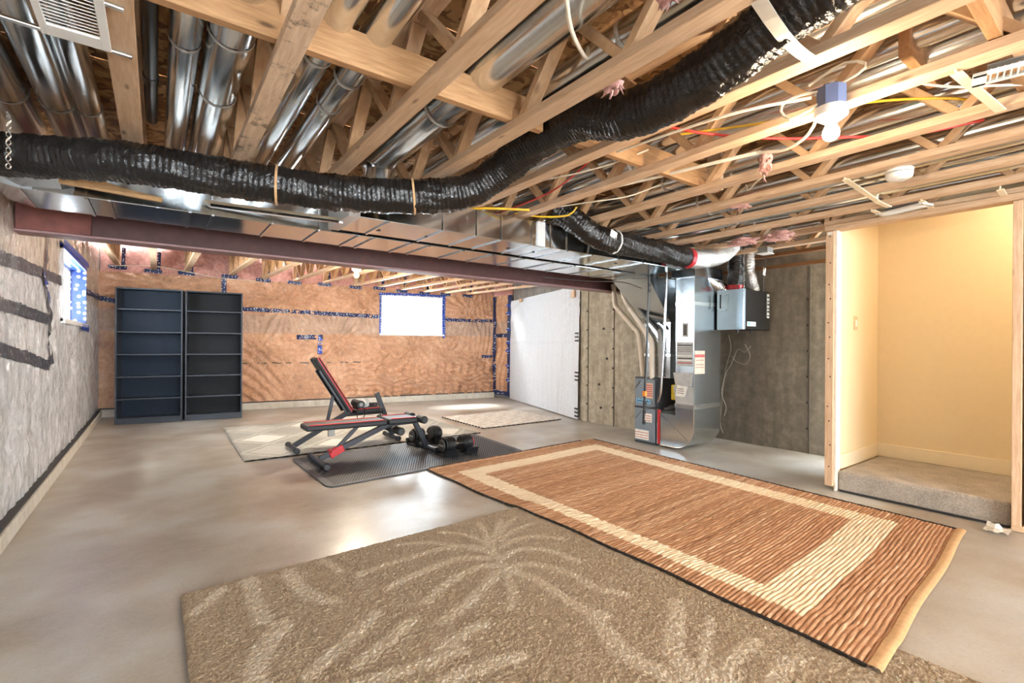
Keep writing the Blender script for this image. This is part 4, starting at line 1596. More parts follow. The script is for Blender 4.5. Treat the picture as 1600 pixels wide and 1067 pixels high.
gp = pipe_run('gas_pipe', 'black gas pipe dropping straight past the furnace front', [(4.50, 3.50, 2.0), (4.50, 3.53, 1.1), (4.50, 3.565, 0.34)], 0.013, 'black_pipe', elbows=False)
for z in (1.86, 1.80, 0.52, 0.42, 0.30):
    MB().tube([(4.50, 3.533 - 0.04 * (z - 1), z), (4.50, 3.533 - 0.04 * (z - 1), z + 0.045)], 0.019, 12).build('fitting', 'black_pipe', gp)
MB().box(4.475, 4.52, 3.53, 3.57, 0.62, 0.68, 0.008).build('valve_handle', 'orange_plastic', gp)
MB().tube([(4.50, 3.555, 0.48), (4.66, 3.52, 0.48), (4.90, 3.52, 0.48)], 0.012, 10).build('branch', 'black_pipe', gp)
pipe_run('condensate_pipe', 'thin grey condensate pipe standing in front of the plenum', [(4.79, 3.475, 2.06), (4.79, 3.50, 1.3), (4.79, 3.55, 0.62), (4.79, 3.585, 0.53)], 0.014, 'galvanised', elbows=False)
o = MB().box(4.90, 4.96, 3.42, 3.49, 0.56, 0.74, 0.012).build('yellow_tag', 'yellow_plastic')
tag(o, 'yellow plastic tag in the dark gap between furnace and return duct', 'tag')
ds = thing('gas_valve_union', 'rusty brown pipe fitting in the gap beside the furnace', 'fitting', (4.95, 3.5, 0.45))
MB().cyl((4.87, 3.56, 0.45), (4.95, 3.46, 0.47), 0.034, 12, bev=0.006).build('union_body', 'cable_dark', ds)

# ------------------------------------------------------------------ ventilator box on the right
hv = thing('ventilator_box', 'hanging ventilator box with shiny steel front and dark side', 'ventilator', (5.5, 2.96, 1.39))
MB().box(5.26, 5.82, 2.79, 3.108, 1.39, 1.835, 0.004).build('cabinet', 'hrv_side', hv)
MB().box(5.235, 5.262, 2.785, 3.112, 1.385, 1.84, 0.004).build('front_door', 'hrv_front', hv)
MB().box(5.226, 5.236, 2.97, 3.105, 1.60, 1.79, 0.003).build('control_cover', 'hrv_front', hv)
MB().box(5.222, 5.227, 3.055, 3.07, 1.63, 1.79).build('slot', 'label_black', hv)
for (y, z) in ((2.99, 1.61), (3.095, 1.61), (2.99, 1.78), (2.85, 1.40)):
    MB().cyl((5.222, y, z), (5.228, y, z), 0.005, 8).build('screw', 'label_black', hv)
MB().box(5.228, 5.236, 2.785, 2.80, 1.39, 1.835).build('door_edge', 'bright_steel', hv)
o = MB().box(5.30, 5.49, 2.787, 2.79, 1.425, 1.475).build('label', 'paper_white', hv)
MB().box(5.31, 5.36, 2.7855, 2.787, 1.43, 1.47).build('print_patch', 'label_blue', o)
for zz in (1.435, 1.45, 1.462):
    MB().box(5.38, 5.47, 2.7855, 2.787, zz, zz + 0.004).build('print_line', 'label_black', o)
o = MB().box(5.745, 5.80, 2.787, 2.79, 1.53, 1.81).build('label', 'paper_grey', hv)
for k in range(6):
    MB().box(5.75, 5.795, 2.7855, 2.787, 1.55 + k * 0.042, 1.565 + k * 0.042 + 0.008 * (k % 2)).build('print_line', 'label_black', o)
MB().cyl((5.3, 2.9, 1.39), (5.3, 2.9, 1.355), 0.012, 10).build('drain_spout', 'black_plastic', hv)
MB().cyl((5.6, 2.9, 1.39), (5.6, 2.9, 1.355), 0.012, 10).build('drain_spout', 'black_plastic', hv)
for (x, y) in ((5.25, 2.80), (5.25, 3.10)):
    m = MB()
    for i in range(22):
        z = 1.84 + i * 0.018
        m.tube([(x + 0.004 * math.cos(a + i * 1.57), y + 0.004 * math.sin(a + i * 1.57), z + 0.010 * math.sin(a)) for a in np.linspace(0, 6.28, 7)], 0.0022, 5)
    m.build('hanger_chain', 'galvanised', hv)

# junction box and plug above it
jb = thing('junction_box', 'small grey junction box with white edge on the joist above the ventilator', 'junction box', (5.1, 2.5, 2.2))
MB().box(5.03, 5.15, 2.44, 2.54, 2.165, 2.225, 0.004).build('box', 'cable_grey', jb)
MB().box(5.02, 5.16, 2.43, 2.55, 2.158, 2.166, 0.002).build('cover_plate', 'paper_white', jb)
pg = thing('power_plug', 'white tagged power cord hanging from the box to the ventilator', 'cord', (5.72, 2.84, 2.0))
m = MB()
m.tube(catmull([(5.45, 2.66, 2.18), (5.60, 2.74, 2.13), (5.64, 2.78, 2.0), (5.68, 2.80, 1.84)], 0.03), 0.006, 8)
m.build('cord', 'cable_dark', pg)
MB().obox((5.63, 2.765, 2.06), (0.05, 0.012, 0.09), Matrix.Rotation(0.2, 3, 'Y'), 0.004).build('paper_tag', 'paper_white', pg)

# loose wires down the concrete wall
m = MB()
for k, pts in enumerate(([(5.885, 3.05, 1.20), (5.875, 3.12, 1.12), (5.88, 3.20, 1.16), (5.875, 3.27, 1.05), (5.88, 3.33, 0.98)],
                         [(5.88, 3.12, 1.22), (5.87, 3.05, 1.08), (5.875, 3.10, 0.98), (5.875, 3.22, 1.0), (5.88, 3.30, 1.08)],
                         [(5.88, 3.33, 1.34), (5.875, 3.30, 1.16), (5.88, 3.36, 0.95), (5.875, 3.40, 0.7), (5.88, 3.42, 0.45), (5.875, 3.44, 0.2), (5.88, 3.40, 0.08)],
                         [(5.88, 3.22, 1.15), (5.87, 3.30, 0.95), (5.88, 3.36, 0.86), (5.87, 3.42, 0.6), (5.88, 3.36, 0.42), (5.87, 3.38, 0.3)])):
    m.tube(catmull(pts, 0.03), 0.006, 7)
o = m.build('loose_wires', 'cable_grey')
tag(o, 'tangle of thin grey wires dangling down the concrete wall below the ventilator', 'wires')

# ------------------------------------------------------------------ ceiling cables


def cable(label, pts, r, mat, name='electric_cable'):
    m = MB()
    m.tube(catmull(pts, 0.04), r, 8)
    o = m.build(name, mat)
    return tag(o, label, 'cable')


cable('white cable hanging down beside the large shiny round duct', [(1.02, 1.10, 2.52), (1.05, 1.15, 2.36), (1.16, 1.24, 2.30), (1.33, 1.34, 2.31), (1.42, 1.42, 2.42)], 0.008, 'cable_white')
cable('red cable crossing the joist bays left of the blue box', [(1.9, 1.9, 2.43), (2.05, 1.95, 2.34), (2.20, 2.45, 2.28), (2.24, 2.9, 2.27), (2.28, 3.5, 2.3)], 0.006, 'cable_red')
cable('red cable running behind the lit bulb', [(2.10, 1.60, 2.36), (2.30, 1.42, 2.30), (2.60, 1.22, 2.285), (2.85, 0.98, 2.275), (3.10, 0.78, 2.285), (3.3, 0.55, 2.33)], 0.007, 'cable_red')
cable('long yellow cable passing right of the lit bulb', [(2.25, 1.55, 2.33), (2.45, 1.2, 2.32), (2.62, 0.86, 2.33), (2.85, 0.60, 2.32), (3.1, 0.45, 2.31), (3.35, 0.2, 2.31)], 0.006, 'cable_yellow')
cable('short yellow cable over the near supply duct', [(1.83, 3.15, 2.215), (2.0, 2.98, 2.21), (2.25, 2.85, 2.212)], 0.009, 'cable_yellow')
cable('yellow looped cable near the foil patch on the supply duct', [(2.30, 3.10, 2.25), (2.45, 2.95, 2.215), (2.6, 2.80, 2.22), (2.64, 2.75, 2.28)], 0.007, 'cable_yellow')
cable('white cable stapled along the truss left of the blue box', [(2.03, 1.8, 2.262), (2.05, 1.32, 2.245), (2.10, 1.08, 2.24), (2.2, 0.89, 2.24)], 0.007, 'cable_white')
cable('white cable looped round the blue outlet box', [(2.21, 0.87, 2.26), (2.2, 0.93, 2.268), (2.19, 0.99, 2.26), (2.19, 1.008, 2.226), (2.19, 0.97, 2.178), (2.20, 0.90, 2.19), (2.215, 0.87, 2.21)], 0.006, 'cable_white')
cable('white cable curving up above the blue outlet box', [(2.25, 0.84, 2.27), (2.27, 0.745, 2.30), (2.28, 0.725, 2.335), (2.28, 0.80, 2.371), (2.27, 0.93, 2.33)], 0.006, 'cable_white')
cable('white cable sagging from the pink wool tuft to the bulb', [(2.66, 1.33, 2.262), (2.62, 1.18, 2.22), (2.54, 1.04, 2.23), (2.44, 0.95, 2.285), (2.33, 0.88, 2.30)], 0.008, 'cable_white')
cable('thick white cable along the truss below the pink wool tuft', [(2.45, 2.4, 2.275), (2.56, 1.95, 2.275), (2.64, 1.55, 2.275), (2.70, 1.35, 2.28)], 0.011, 'cable_white')
cable('white cable dangling below the truss under the pink wool tuft', [(2.95, 1.38, 2.28), (2.98, 1.45, 2.25), (3.05, 1.55, 2.24), (3.2, 1.68, 2.25), (3.3, 1.75, 2.32)], 0.006, 'cable_white')
cable('white cable below the upper right vent', [(2.45, 0.62, 2.27), (2.58, 0.52, 2.25), (2.75, 0.40, 2.26), (2.95, 0.28, 2.28)], 0.005, 'cable_white')
cable('thin pale wire along the back wall under the first trusses', [tuple(FB.p(u, z, 0.10)) for u, z in ((0.15, 2.42), (0.7, 2.46), (1.2, 2.40), (1.7, 2.33), (2.2, 2.32))], 0.006, 'cable_white')
cable('thin brown gas line along the bottom of the trunk duct end', [(3.6, 4.30, 1.985), (4.2, 4.2, 1.98), (4.5, 3.9, 1.96), (4.49, 3.60, 1.86)], 0.006, 'cable_dark')
for i, (pts, lab) in enumerate((([(2.02, 2.6, 2.30), (2.1, 2.2, 2.27), (2.2, 1.95, 2.29), (2.3, 1.8, 2.34)], 'thin white wire in the bay left of the yellow strongback end'),
                                ([(2.46, 2.9, 2.27), (2.58, 2.55, 2.26), (2.72, 2.3, 2.27), (2.86, 2.1, 2.34)], 'thin white wire in the bay over the furnace side of the room'))):
    cable(lab, pts, 0.005, 'cable_white')

# ------------------------------------------------------------------ pink insulation tufts


def tuft(label, c, s, seed):
    r = np.random.default_rng(seed)
    m = MB()
    n = 18
    vs, fs = [], []
    seg, rings = 18, 12
    m.sphere(c, 1.0, seg, rings, s)
    out = []
    for v in m.v:
        d = Vector(v) - Vector(c)
        k = 1 + 0.35 * math.sin(d.x / s[0] * 5 + seed) * math.sin(d.y / s[1] * 4 + seed * 2) + 0.25 * math.sin(d.z / s[2] * 7 + d.x / s[0] * 3)
        out.append(Vector(c) + d * k)
    m.v = [tuple(p) for p in out]
    for k in range(14):
        a = r.uniform(0, 6.28)
        d = Vector((math.cos(a) * s[0], math.sin(a) * s[1], r.uniform(-1.3, 0.4) * s[2]))
        q = Vector(c) + d * 0.8
        m.tube([q, q + d * 0.35 + Vector((0, 0, -0.1 * s[2])), q + d * 0.6 + Vector((0.01 * r.normal(), 0.01 * r.normal(), -0.3 * s[2]))], lambda i, j: (0.006, 0.004, 0.001)[i], 5)
    o = m.build('insulation_tuft', 'pink_wool', sharp=3.2)
    return tag(o, label, 'insulation')


tuft('pink insulation tuft hanging over the big black flexible duct', (1.455, 1.31, 2.235), (0.022, 0.035, 0.035), 1)
tuft('pink insulation tuft snagged on the truss left of the lit bulb', (2.70, 1.32, 2.22), (0.022, 0.03, 0.055), 2)
tuft('small pink insulation tuft on the truss near the strongback post', (3.42, 1.86, 2.235), (0.05, 0.06, 0.025), 3)
tuft('wide pink insulation clump above the ventilator box, left part', (4.50, 2.42, 2.20), (0.06, 0.12, 0.035), 4)
tuft('wide pink insulation clump above the ventilator box, right part', (4.55, 2.12, 2.205), (0.06, 0.12, 0.04), 5)
tuft('tiny pink insulation tuft up by the top edge, on the narrow round duct', (1.30, 0.95, 2.31), (0.02, 0.03, 0.02), 6)
o = MB().obox((2.70, 0.80, 2.40), (0.10, 0.09, 0.05), Matrix.Rotation(0.4, 3, 'Z'), 0.012).build('teal_clip', 'teal_plastic')
tag(o, 'teal plastic piece in the joist bay right of the lit bulb', 'plastic piece')

# ------------------------------------------------------------------ bookcases


def bookcase(label, p0, p1, back_mat, shelves):
    fr = Frame(p0, p1)
    Hh, Dp, tk = 2.0, 0.28, 0.020
    W = fr.L
    t = thing('bookcase', label, 'bookcase', fr.p(W / 2, 0, -Dp / 2), 'bookcases by the back wall')
    for u in (0, W - tk):
        m = MB()
        fr.box(m, u, u + tk, 0, Hh, -Dp, 0, 0.002)
        m.build('side_panel', 'bookcase', t)
    m = MB()
    fr.box(m, tk, W - tk, Hh - tk, Hh, -Dp, 0, 0.002)
    m.build('top_panel', 'bookcase', t)
    for z in shelves:
        m = MB()
        fr.box(m, tk, W - tk, z - tk, z, -Dp + 0.008, -0.004, 0.002)
        m.build('shelf', 'bookcase', t)
    m = MB()
    fr.box(m, tk, W - tk, 0.07, 0.09, -Dp + 0.008, -0.004, 0.002)
    m.build('bottom_panel', 'bookcase', t)
    m = MB()
    fr.box(m, tk, W - tk, 0, 0.07, -0.03, -0.012, 0.002)
    m.build('kick_board', 'bookcase', t)
    for k in range(3):
        a, b = tk + (W - 2 * tk) * k / 3, tk + (W - 2 * tk) * (k + 1) / 3
        m = MB()
        fr.box(m, a, b, 0.05, Hh - 0.01, -Dp - 0.002, -Dp + 0.004 + 0.002 * (k % 2))
        m.build('back_panel', back_mat, t)
    return t


SH = (1.695, 1.36, 1.03, 0.70, 0.375)
bookcase('black six-compartment bookcase nearest the left wall', (-0.49, 9.03), (0.315, 8.90), 'bookcase_back_shaded', SH)
bookcase('black six-compartment bookcase on the right of the pair', (0.35, 8.93), (1.11, 8.83), 'bookcase_back2_shaded', SH)

# ------------------------------------------------------------------ rugs
STROKES = [
(0.03, [(1.715, 2.691), (1.663, 2.541), (1.592, 2.377), (1.537, 2.224), (1.48, 2.057)]),
(0.03, [(1.872, 2.665), (1.737, 2.514), (1.618, 2.381)]),
(0.025, [(1.982, 2.647), (1.833, 2.552), (1.675, 2.41)]),
(0.03, [(1.997, 2.491), (1.816, 2.458), (1.666, 2.37)]),
(0.035, [(1.992, 2.185), (1.896, 2.301), (1.77, 2.343), (1.613, 2.295)]),
(0.04, [(1.855, 1.919), (1.83, 2.077), (1.753, 2.185), (1.637, 2.215), (1.548, 2.177)]),
(0.045, [(1.793, 1.529), (1.726, 1.651), (1.724, 1.83), (1.672, 1.974), (1.584, 2.055), (1.502, 2.059)]),
(0.05, [(1.581, 1.454), (1.533, 1.564), (1.541, 1.724), (1.541, 1.878), (1.504, 2.005)]),
(0.035, [(1.284, 1.743), (1.354, 1.829), (1.433, 1.964), (1.474, 2.061)]),
(0.05, [(0.985, 1.834), (1.102, 1.874), (1.242, 1.945), (1.419, 2.057)]),
(0.045, [(0.998, 2.014), (1.119, 2.086), (1.26, 2.145), (1.408, 2.163), (1.464, 2.123)]),
(0.045, [(0.905, 2.239), (1.036, 2.272), (1.197, 2.304), (1.358, 2.312), (1.473, 2.23)]),
(0.04, [(0.836, 2.449), (0.979, 2.469), (1.171, 2.485), (1.37, 2.48), (1.506, 2.383), (1.526, 2.232)]),
(0.03, [(1.139, 2.677), (1.277, 2.624), (1.414, 2.482), (1.498, 2.335)]),
(0.03, [(1.444, 2.697), (1.532, 2.61), (1.571, 2.485), (1.573, 2.368)]),
(0.05, [(0.122, 2.514), (0.18, 2.568), (0.252, 2.677)]),
(0.06, [(0.374, 2.721), (0.368, 2.5), (0.374, 2.285)]),
(0.06, [(0.552, 2.694), (0.558, 2.51), (0.595, 2.359), (0.658, 2.272)]),
(0.04, [(0.732, 2.71), (0.757, 2.619), (0.769, 2.548)]),
(0.07, [(0.275, 1.88), (0.308, 2.012), (0.379, 2.131), (0.429, 2.205)]),
(0.055, [(0.437, 1.811), (0.547, 1.886), (0.674, 1.972), (0.77, 2.049)]),
(0.05, [(0.607, 1.774), (0.728, 1.829), (0.889, 1.915)]),
(0.05, [(0.898, 1.672), (1.016, 1.7), (1.116, 1.711)]),
(0.05, [(0.571, 1.666), (0.701, 1.641), (0.846, 1.624), (0.953, 1.618)]),
(0.06, [(0.805, 1.497), (0.934, 1.495), (1.064, 1.476), (1.11, 1.457)]),
(0.07, [(1.536, 1.468), (1.472, 1.319), (1.447, 1.201), (1.471, 1.062), (1.495, 1.0)]),
(0.065, [(1.922, 1.338), (1.757, 1.222), (1.601, 1.127), (1.569, 1.037), (1.568, 0.947)]),
(0.035, [(1.943, 1.176), (1.781, 1.097), (1.677, 1.048), (1.626, 0.996), (1.586, 0.934)]),
(0.05, [(1.93, 0.974), (1.801, 0.983), (1.684, 0.955), (1.614, 0.914)]),
(0.055, [(1.951, 0.828), (1.864, 0.846), (1.751, 0.816)]),
]
SX0, SX1, SY0, SY1 = 0.09, 2.36, -0.1, 2.79
st_ = 0.0068
nu, nv = int((SX1 - SX0) / st_), int((SY1 - SY0) / st_)
ux, vy = np.meshgrid(np.linspace(SX0, SX1, nu), np.linspace(SY0, SY1, nv), indexing='ij')
# far edge runs a little askew
edge = 2.755 + (ux - 0.09) * 0.035
vy = SY0 + (vy - SY0) * (edge - SY0) / (SY1 - SY0)
tone = np.zeros_like(ux)
jx, jy = ux + rng.normal(0, 0.006, ux.shape), vy + rng.normal(0, 0.006, ux.shape)
for wd, pts in STROKES:
    Q = [(p.x, p.y) for p in catmull([(a, b, 0) for a, b in pts], 0.05)]
    best = np.full(ux.shape, 9.0)
    for (a, b) in zip(Q[:-1], Q[1:]):
        dx, dy = b[0] - a[0], b[1] - a[1]
        L2 = dx * dx + dy * dy + 1e-9
        t_ = np.clip(((jx - a[0]) * dx + (jy - a[1]) * dy) / L2, 0, 1)
        best = np.minimum(best, np.hypot(jx - a[0] - dx * t_, jy - a[1] - dy * t_))
    tone = np.maximum(tone, np.clip((wd * 0.6 - best) / 0.022 + 0.5, 0, 1) * 0.8)
edge_d = np.minimum(np.minimum(ux - SX0, SX1 - ux), np.minimum(vy - SY0, edge - vy))
corner = np.hypot(np.clip(SX0 + 0.05 - ux, 0, 1), np.clip(vy - (edge - 0.05), 0, 1))
hz = 0.020 * np.clip(edge_d / 0.02, 0, 1) ** 0.5 + rng.normal(0, 0.0024, ux.shape) * (edge_d > 0.004) + 0.003 * tone
hz = np.maximum(hz, 0.001)
cut = corner[:-1, :-1] > 0.05
P = np.stack([ux, vy, hz], -1).reshape(-1, 3)
sr = thing('shag_rug', 'large beige shag rug with pale leaf strokes in the foreground', 'rug', (1.2, 1.4, 0))
grid_mesh('pile', P, nu, nv, 'shag_pile', sr, tone.ravel(), skip=cut)

# woven rag rug: every weft row is a piece of its own
rr_ = thing('woven_rug', 'brown and cream striped woven rag rug lying partly over the shag rug', 'rug', (3.2, 2.5, 0))
NR = 166
YS0, YS1 = 0.655, 4.185
pitch = (YS1 - YS0) / NR


def drape(x, y):
    # lies on the shag pile along its left edge
    sx = 1 / (1 + math.exp((x - 2.39) / 0.03))
    sy = 1 / (1 + math.exp((y - 2.86) / 0.04))
    sm = 1 / (1 + math.exp(-(y - 4.13 - (x - 1.15) * 0.073) / 0.02)) / (1 + math.exp((x - 3.36) / 0.02))
    return 0.003 + 0.023 * sx * sy + 0.014 * sm


def left_edge(y):
    return 2.115 + 0.02 * math.sin((y - 0.6) * 1.3) + 0.006 * math.sin(y * 9)


def right_edge(y):
    return 4.245 + 0.06 * (y - 0.7) / 1.0 if y < 1.7 else 4.305 + 0.07 * (y - 1.7)


def row_y(r, x):
    return YS0 + pitch * r + (x - 2.115) * 0.075 + 0.006 * math.sin(x * 5 + r * 0.05)


for r in range(NR):
    yc = YS0 + pitch * (r + 0.5)
    xa, xb = left_edge(yc) + random.uniform(-0.006, 0.006), right_edge(yc) + random.uniform(-0.006, 0.006)
    n = 150
    vs, tn, fs = [], [], []
    ph = random.uniform(0, 6.28)
    big = random.uniform(0.85, 1.15)
    for i in range(n + 1):
        x = xa + (xb - xa) * i / n
        e = 1.0 if 0 < i < n else 0.4
        hgt = (0.0062 + 0.0016 * math.sin(i * 0.4 + ph) + 0.0012 * math.sin(i * 1.0 + ph * 2)) * big * e
        wob = 0.0015 * math.sin(i * 0.26 + ph)
        for k, (dy, hh) in enumerate(((-0.5, 0.0), (-0.28, 0.75), (0.0, 1.0), (0.28, 0.75), (0.5, 0.0))):
            y = row_y(r + 0.5 + dy, x) + wob
            vs.append((x, y, drape(x, y) + 0.001 + hgt * hh))
            # cream frame
            yy = yc + 0.0
            fx0, fx1 = 2.27 + 0.004 * math.sin(r * 1.9), right_edge(yc) - 0.20
            inx = fx0 < x < fx1
            iny = 0.93 < yc < 3.93
            innx = fx0 + 0.175 < x < fx1 - 0.20
            inny = 1.16 < yc < 3.72
            tn.append(1.0 if (inx and iny and not (innx and inny)) else 0.0)
    for i in range(n):
        for k in range(4):
            a = i * 5 + k
            fs.append((a, a + 5, a + 6, a + 1))
    MB().add(vs, fs).build('weft_row', 'rag_weft', rr_, sharp=3.2, attr=tn)
# bindings
m = MB()
m.tube([(left_edge(y) - 0.006, y + 0.0, drape(left_edge(y), y) + 0.003) for y in np.linspace(YS0, YS1, 120)], lambda i, j: 0.006 + 0.002 * (i % 2), 6)
m.build('edge_cord', 'cord_black', rr_)
m = MB()
m.tube([(right_edge(y) + 0.006, y + 0.16 + 0.004 * math.sin(y * 30), 0.006) for y in np.linspace(YS0, YS1, 120)], lambda i, j: 0.006 + 0.002 * (i % 2), 6)
m.build('edge_cord', 'cord_black', rr_)
m = MB()
vs, fs = [], []
for i in range(60):
    x = 2.11 + (4.255 - 2.11) * i / 59
    for k in range(4):
        dy, hh = ((0.004, 0.009), (-0.014, 0.011), (-0.032, 0.010), (-0.042, 0.001))[k]
        y = row_y(0, x) + dy
        vs.append((x, y, drape(x, y) + hh))
for i in range(59):
    for k in range(3):
        fs.append((i * 4 + k, (i + 1) * 4 + k, (i + 1) * 4 + k + 1, i * 4 + k + 1))
m.add(vs, fs).build('hem', 'hem_beige', rr_, sharp=3.2)
m = MB()
m.tube([(2.11 + (4.27 - 2.11) * i / 59, row_y(NR, 2.11 + (4.27 - 2.11) * i / 59) + 0.006, drape(2.2 + i * 0.03, 4.2) + 0.006) for i in range(60)], 0.007, 6)
m.build('hem', 'cord_black', rr_)

# black rubber mat with raised tread
mt = thing('rubber_mat', 'grey-black rubber tread mat under the near bench and dumbbells', 'mat', (2.2, 4.8, 0))
QM = [Vector((1.15, 4.13)), Vector((3.33, 4.29)), Vector((3.42, 5.50)), Vector((1.12, 5.37))]


def quad_at(Q, s, t):
    a = Q[0].lerp(Q[1], s)
    b = Q[3].lerp(Q[2], s)
    return a.lerp(b, t)


poly = []
cs = 0.03
for (s0, t0, sx, ty) in ((0, 0, 1, 1), (1, 0, -1, 1), (1, 1, -1, -1), (0, 1, 1, -1)):
    order = range(6) if (s0 + t0) % 2 == 1 else range(5, -1, -1)
    for k in order:
        a = R(90 * k / 5)
        s = s0 + sx * cs * (1 - math.sin(a))
        t2 = t0 + ty * cs * 1.8 * (1 - math.cos(a))
        q = quad_at(QM, s, t2)
        poly.append((q.x, q.y, 0.001))
m = MB()
m.prism(poly, (0, 0, 0.008))
m.build('base_sheet', 'mat_rubber', mt)
m = MB()
NSx, NTx = 78, 46
for i in range(NSx):
    for j in range(NTx):
        s, t2 = 0.025 + 0.95 * (i + 0.5 + 0.5 * (j % 2)) / (NSx + 0.5), 0.03 + 0.94 * (j + 0.5) / NTx
        q = quad_at(QM, s, t2)
        ax, ay = 0.011, 0.010
        z = 0.009
        m.add([(q.x - ax, q.y, z), (q.x, q.y - ay, z), (q.x + ax, q.y, z), (q.x, q.y + ay, z), (q.x, q.y, z + 0.004)], [(0, 1, 4), (1, 2, 4), (2, 3, 4), (3, 0, 4)])
o = m.build('tread_studs', 'black_rubber', mt, sharp=0.2)
o['kind'] = 'stuff'


def flat_rug(name, label, Q, nx, ny, mat, tonef, th=0.010):
    t = thing(name, label, 'rug', (Q[0].x, Q[0].y, 0))
    s, v = np.meshgrid(np.linspace(0, 1, nx), np.linspace(0, 1, ny), indexing='ij')
    a = [np.array([q.x, q.y]) for q in Q]
    X = (1 - v) * ((1 - s) * a[0][0] + s * a[1][0]) + v * ((1 - s) * a[3][0] + s * a[2][0])
    Y = (1 - v) * ((1 - s) * a[0][1] + s * a[1][1]) + v * ((1 - s) * a[3][1] + s * a[2][1])
    e = np.minimum(np.minimum(s, 1 - s), np.minimum(v, 1 - v))
    Z = np.where(e <= 0, 0.0, th) + rng.normal(0, 0.0008, X.shape)
    Z = np.maximum(Z, 0.0005)
    P = np.stack([X, Y, Z], -1).reshape(-1, 3)
    grid_mesh('pile', P, nx, ny, mat, t, tonef(X, Y, s, v).ravel())
    return t


def tone_diamond(X, Y, s, v):
    a = np.abs(((s * 4.0) % 1) - 0.5) * 2
    b = np.abs(((v * 3.0) % 1) - 0.5) * 2
    d = a + b
    big = (d < 0.75).astype(float)
    cell = (np.floor(s * 4.0) + np.floor(v * 3.0)) % 2
    out = (np.abs(d - 1.0) < 0.10).astype(float) * 0.3
    return np.clip(0.15 + big * (0.35 + 0.5 * cell) + out, 0, 1)


dr = flat_rug('diamond_rug', 'pale grey rug with cream diamond pattern under the far bench', [Vector((0.72, 5.52)), Vector((3.53, 5.52)), Vector((3.55, 7.85)), Vector((0.76, 7.9))], 170, 140, 'diamond_rug', tone_diamond, 0.009)
m = MB()
m.tube([(x, 5.516, 0.006) for x in np.linspace(0.72, 3.53, 80)], lambda i, j: 0.006 + 0.002 * (i % 3), 6)
m.build('edge_binding', 'cord_black', dr)
m = MB()
m.tube([(0.718 + (y - 5.52) * 0.017, y, 0.006) for y in np.linspace(5.52, 7.9, 60)], 0.005, 6)
m.build('edge_binding', 'cable_grey', dr)


def tone_pale(X, Y, s, v):
    a = np.abs(((s * 5.0) % 1) - 0.5) * 2
    b = np.abs(((v * 4.0) % 1) - 0.5) * 2
    return np.clip(0.6 + 0.4 * np.sin(a * 6) * np.cos(b * 5), 0, 1)


QP = [Vector((3.75, 5.78)), Vector((5.25, 5.80)), Vector((5.30, 7.1)), Vector((3.77, 7.08))]
pr = flat_rug('pale_rug', 'small whitish faded rug on the floor beside the hanging white sheet', QP, 90, 80, 'pale_rug', tone_pale, 0.009)
for i in range(15):
    q = QP[0].lerp(QP[3], (i + 0.3) / 15)
    MB().box(q.x - 0.012, q.x + 0.008, q.y - 0.02, q.y + 0.02, 0.001, 0.014, 0.003).build('edge_tassel', 'cord_black', pr)
m = MB()
m.tube([(QP[0].lerp(QP[1], k / 50).x, QP[0].lerp(QP[1], k / 50).y - 0.004, 0.005) for k in range(51)], lambda i, j: 0.006 + 0.003 * (i % 3 == 0), 6)
m.build('edge_binding', 'cable_dark', pr)

# ------------------------------------------------------------------ workout benches


def pad(parent, a, b, width, th, name, yc, red=True):
    """a padded board from a to b (x,z of its top surface centre line), width in y"""
    a, b = Vector((a[0], yc, a[1])), Vector((b[0], yc, b[1]))
    d = (b - a).normalized()
    n = Vector((0, 1, 0)).cross(d)
    if n.z < 0:
        n = -n
    m = MB()
    c = (a + b) / 2 - n * th / 2
    M = Matrix((d, Vector((0, 1, 0)), d.cross(Vector((0, 1, 0))))).transposed()
    m.obox(c, ((b - a).length, width, th), M, 0.018)
    o = m.build(name, 'bench_pad', parent)
    if red:
        for s in (-1, 1):
            m = MB()
            m.bar(a + Vector((0, s * (width / 2 - 0.014), 0)) + d * 0.03 + n * 0.0035, b + Vector((0, s * (width / 2 - 0.014), 0)) - d * 0.03 + n * 0.0035, 0.014, 0.008, 0.002, side=n)
            m.build('red_piping', 'bench_red', o)
    return o


def foot(parent, x, yc, half, name='foot_bar', z=0.032):
    m = MB()
    m.cyl((x, yc - half, z), (x, yc + half, z), 0.026, 14, bev=0.003)
    o = m.build(name, 'bench_frame', parent)
    for s in (-1, 1):
        MB().cyl((x, yc + s * (half - 0.05), z), (x, yc + s * (half + 0.012), z), 0.031, 14, bev=0.004).build('rubber_cap', 'black_rubber', o)
    return o


def sq(parent, a, b, w_=0.042, name='strut', mat='bench_frame'):
    return MB().bar(a, b, w_, w_ * 1.2, 0.005).build(name, mat, parent)


yb = 4.97
b1 = thing('workout_bench', 'black and red flat workout bench on the rubber mat, red clamp at its foot', 'bench', (1.9, yb, 0))
MZ = 0.013
pad(b1, (1.145, 0.412), (1.955, 0.402), 0.26, 0.055, 'back_pad', yb)
pad(b1, (1.96, 0.412), (2.29, 0.408), 0.30, 0.06, 'seat_pad', yb)
foot(b1, 1.285, yb - 0.02, 0.30, z=0.032 + MZ)
foot(b1, 2.46, yb - 0.02, 0.21, z=0.032 + MZ)
sq(b1, (1.30, yb, 0.06), (2.0, yb, 0.335), 0.045, 'main_beam')
sq(b1, (1.44, yb, 0.115), (1.68, yb, 0.35), 0.03, 'support_strut')
sq(b1, (2.30, yb, 0.375), (2.455, yb, 0.05), 0.045, 'front_leg')
MB().bar((1.395, yb, 0.085), (1.53, yb, 0.150), 0.066, 0.075, 0.008).build('red_clamp', 'bench_red', b1)
MB().cyl((1.41, yb - 0.07, 0.12), (1.41, yb + 0.07, 0.12), 0.016, 10).build('lock_pin', 'bench_red', b1)
sq(b1, (1.95, yb, 0.335), (2.32, yb, 0.345), 0.04, 'seat_rail')
